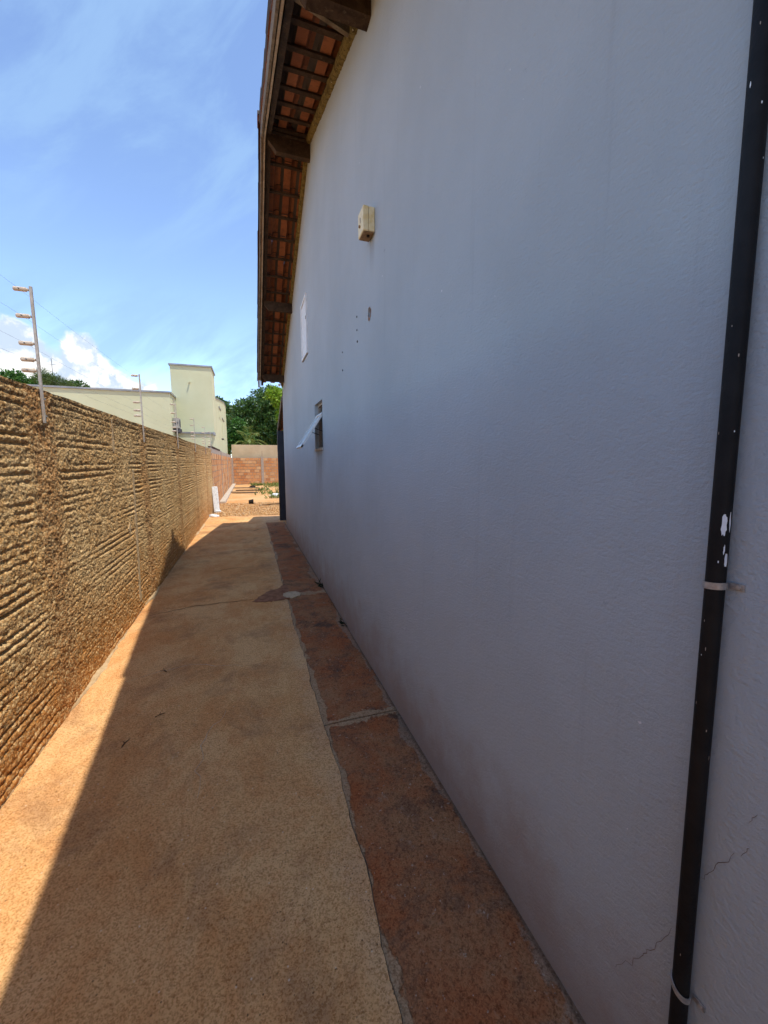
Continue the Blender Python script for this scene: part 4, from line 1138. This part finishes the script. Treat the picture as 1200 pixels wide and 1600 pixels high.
tree('back_tree', 'dark tree mostly hidden behind the cream side wing', (-2.0, 46, 0), [(-1.9, 46, 6.5), (-2.8, 46, 7.2), (-1.5, 46, 5.0), (-2.2, 46, 3.8)], [(1.1, 1, 1.2), (1.2, 1, 1.1), (1.2, 1, 1.3), (1.4, 1, 1.4)], 900, 9, .34, .12, 'mango', 37, .2, 3.0, .5)
# broad hedge trees over the low cream block at the far left
for k, (c, lab) in enumerate(zip([(-29.5, 60, 10.9), (-26.4, 60, 11.0), (-23.2, 60, 10.7), (-20.0, 60, 10.2)], ['leafy dark tree top at the left edge, first over the rough wall', 'leafy tree top just left of the nearest fence pole, over the wall', 'leafy tree top just right of the nearest fence pole', 'low leafy tree top sinking behind the roof of the low cream block'])):
    cs = [c, (c[0] - 1.2, 60, c[2] - .8), (c[0] + 1.2, 60, c[2] - .5), (c[0], 60, c[2] - 2.2), (c[0] + .6, 60, c[2] + .7)]
    tree('distant_tree', lab, (c[0], 60, 0), cs, [(1.5, 1.2, 1.3), (1.4, 1.2, 1.2), (1.3, 1.2, 1.1), (2, 1.5, 2), (.8, .8, .6)], 650, 8, .42, .16, 'fresh' if k in (1, 2) else 'mango', 50 + k, .25, 6, .3, 'tree tops over the neighbour roof')
tree('feathery_tree', 'airy feathery-leaved tree top beside the white cloud, behind the low block', (-20.8, 56, 0), [(-20.9, 56, 10.6), (-19.9, 56, 10.4), (-21.6, 56, 11.2), (-19.4, 56, 9.8)], [(1.1, .8, .9), (1.1, .8, .8), (.8, .7, .7), (.9, .8, .8)], 520, 8, .50, .035, 'feather', 61, .12, 8.5, .1, shell=.2)
mast = thing('antenna_mast', 'thin antenna mast sticking up from the trees at far left', 'antenna', (-22, 60, 0))
MB().tube([(-22, 60, 0), (-22, 60, 14.0)], .035, 6).build('pole', 'wire', mast)
MB().tube([(-22.4, 60, 13.3), (-21.6, 60, 13.3)], .02, 5).build('crossbar', 'wire', mast)

# palm with arching fronds over the rear wall
palm = thing('palm', 'yellow-green palm with arching fronds just over the rear wall', 'palm', (0.0, 33, 0))
MB().tube([(0.0, 33, 0), (0.02, 33, 1.5), (0.0, 33, 3.0)], [.14, .12, .10], 9).build('trunk', 'bark', palm)
for k, (dx, dy, up, L) in enumerate([(1.0, -.1, .75, 2.2), (1.0, .3, 1.1, 2.0), (-.8, -.2, 1.0, 1.7), (.2, -.9, 1.2, 1.8), (-.35, .3, 1.8, 1.9), (.45, -.3, 1.6, 2.1), (.9, -.6, .45, 1.9), (-.9, .5, .6, 1.6), (.05, .2, 2.2, 1.7)]):
    d = Vector((dx, dy, 0)); pts = []
    for i in range(13):
        t = i / 12; pts.append(Vector((0.0, 33, 2.95)) + d * (L * t * .8) + Vector((0, 0, L * (up * t * .75 - .85 * t * t))))
    fr = MB().tube(pts, [.022 * (1 - .8 * i / 12) for i in range(13)], 5).build('frond', 'palm', palm)
    rs = np.random.RandomState(70 + k); pp = []; dd = []; LL = []
    for i in range(1, 12):
        tan = (pts[i + 1] - pts[i - 1]).normalized(); sd = tan.cross(Vector((0, 0, 1))).normalized()
        for q in range(3):
            b0 = pts[i].lerp(pts[i + 1], q / 3)
            for s_ in (-1, 1):
                pp.append(b0); dd.append((tan * .7 + sd * s_ * .8 + Vector((0, 0, -.35 + rs.normal() * .1))).normalized()); LL.append(.42 * math.sin(math.pi * (i + 1) / 14) + .08)
    v, f = leaf_quads(np.array([tuple(p) for p in pp]), np.array([tuple(p) for p in dd]), LL, .05, rs)
    mesh('leaflets', v, f, 'palm', fr)

# weeds in the yard (uncountable) and single sprigs along the house foot
rs = np.random.RandomState(90); pts = []
for cx_, cy_, n_, sx, sy in [(1.7, 27.5, 70, .9, 1.2), (2.6, 26.0, 60, 1.0, 1.4), (0.5, 29.2, 80, .35, .4), (1.2, 21.3, 45, .7, .6), (2.6, 22.5, 90, 1.2, 1.5), (0.8, 23.8, 30, .3, .5), (1.1, 18.6, 25, .3, .4), (2.5, 29.5, 200, 1.5, .7)]:
    pts.append(np.stack([rs.normal(cx_, sx * .6, n_), np.clip(rs.normal(cy_, sy * .6, n_), 17, 30.8), np.full(n_, -.03)], -1))
pts = np.concatenate(pts); pts = np.repeat(pts, 3, 0) + rs.normal(size=(len(pts) * 3, 3)) * [.05, .05, 0]
d = unit(rs.normal(size=pts.shape) * [.6, .6, .25] + [0, 0, .8])
v, f = leaf_quads(pts, d, rs.uniform(.10, .32, len(pts)), rs.uniform(.02, .06, len(pts)), rs)
o = mesh('weeds', v, f, 'weed'); tag(o, 'patches of yellow-green weeds on the earth before the rear wall', 'weeds', kind='stuff')
for k, (x, y, n_, L, lab) in enumerate([(0.835, 5.05, 26, .085, 'small dark weed sprig at the house foot by the cement joint'), (0.84, 3.72, 22, .06, 'small dark weed sprig at the house foot between the two joints'), (0.845, 4.35, 12, .04, 'tiny dark weed tuft at the house foot, just before the far joint')]):
    rs = np.random.RandomState(100 + k)
    p = np.tile([[x, y, -.01]], (n_, 1)) + rs.normal(size=(n_, 3)) * [.012, .05, .0]
    d = unit(rs.normal(size=(n_, 3)) * [.7, .8, .3] + [-.3, 0, .5])
    v, f = leaf_quads(p, d, L * rs.uniform(.5, 1.2, n_), L * .22, rs)
    o = mesh('weed_sprig', v, f, 'darkweed'); tag(o, lab, 'weed', 'weed sprigs along the house foot')

# dry twigs dropped on the path
for k, (x, y, a, L, lab) in enumerate([(-0.74, 2.42, 1.2, .07, 'dry dark twig on the path at the shadow edge, nearest of the twigs'), (-0.62, 2.66, .5, .06, 'dry dark twig on the shaded path, middle one of the twigs'), (-0.66, 3.25, 2.0, .07, 'dry dark twig on the shaded path, farthest of the twigs')]):
    d = Vector((math.cos(a), math.sin(a), 0)); n = Vector((-d.y, d.x, 0)); p = Vector((x, y, .006))
    t = MB().tube([p, p + d * L * .5 + n * .006, p + d * L], [.0030, .0026, .0012], 5).tube([p + d * L * .45 + n * .005, p + d * L * .7 + n * .03], [.002, .001], 5)
    tag(t.build('twig', 'wood_dark'), lab, 'twig', 'dry twigs on the path')
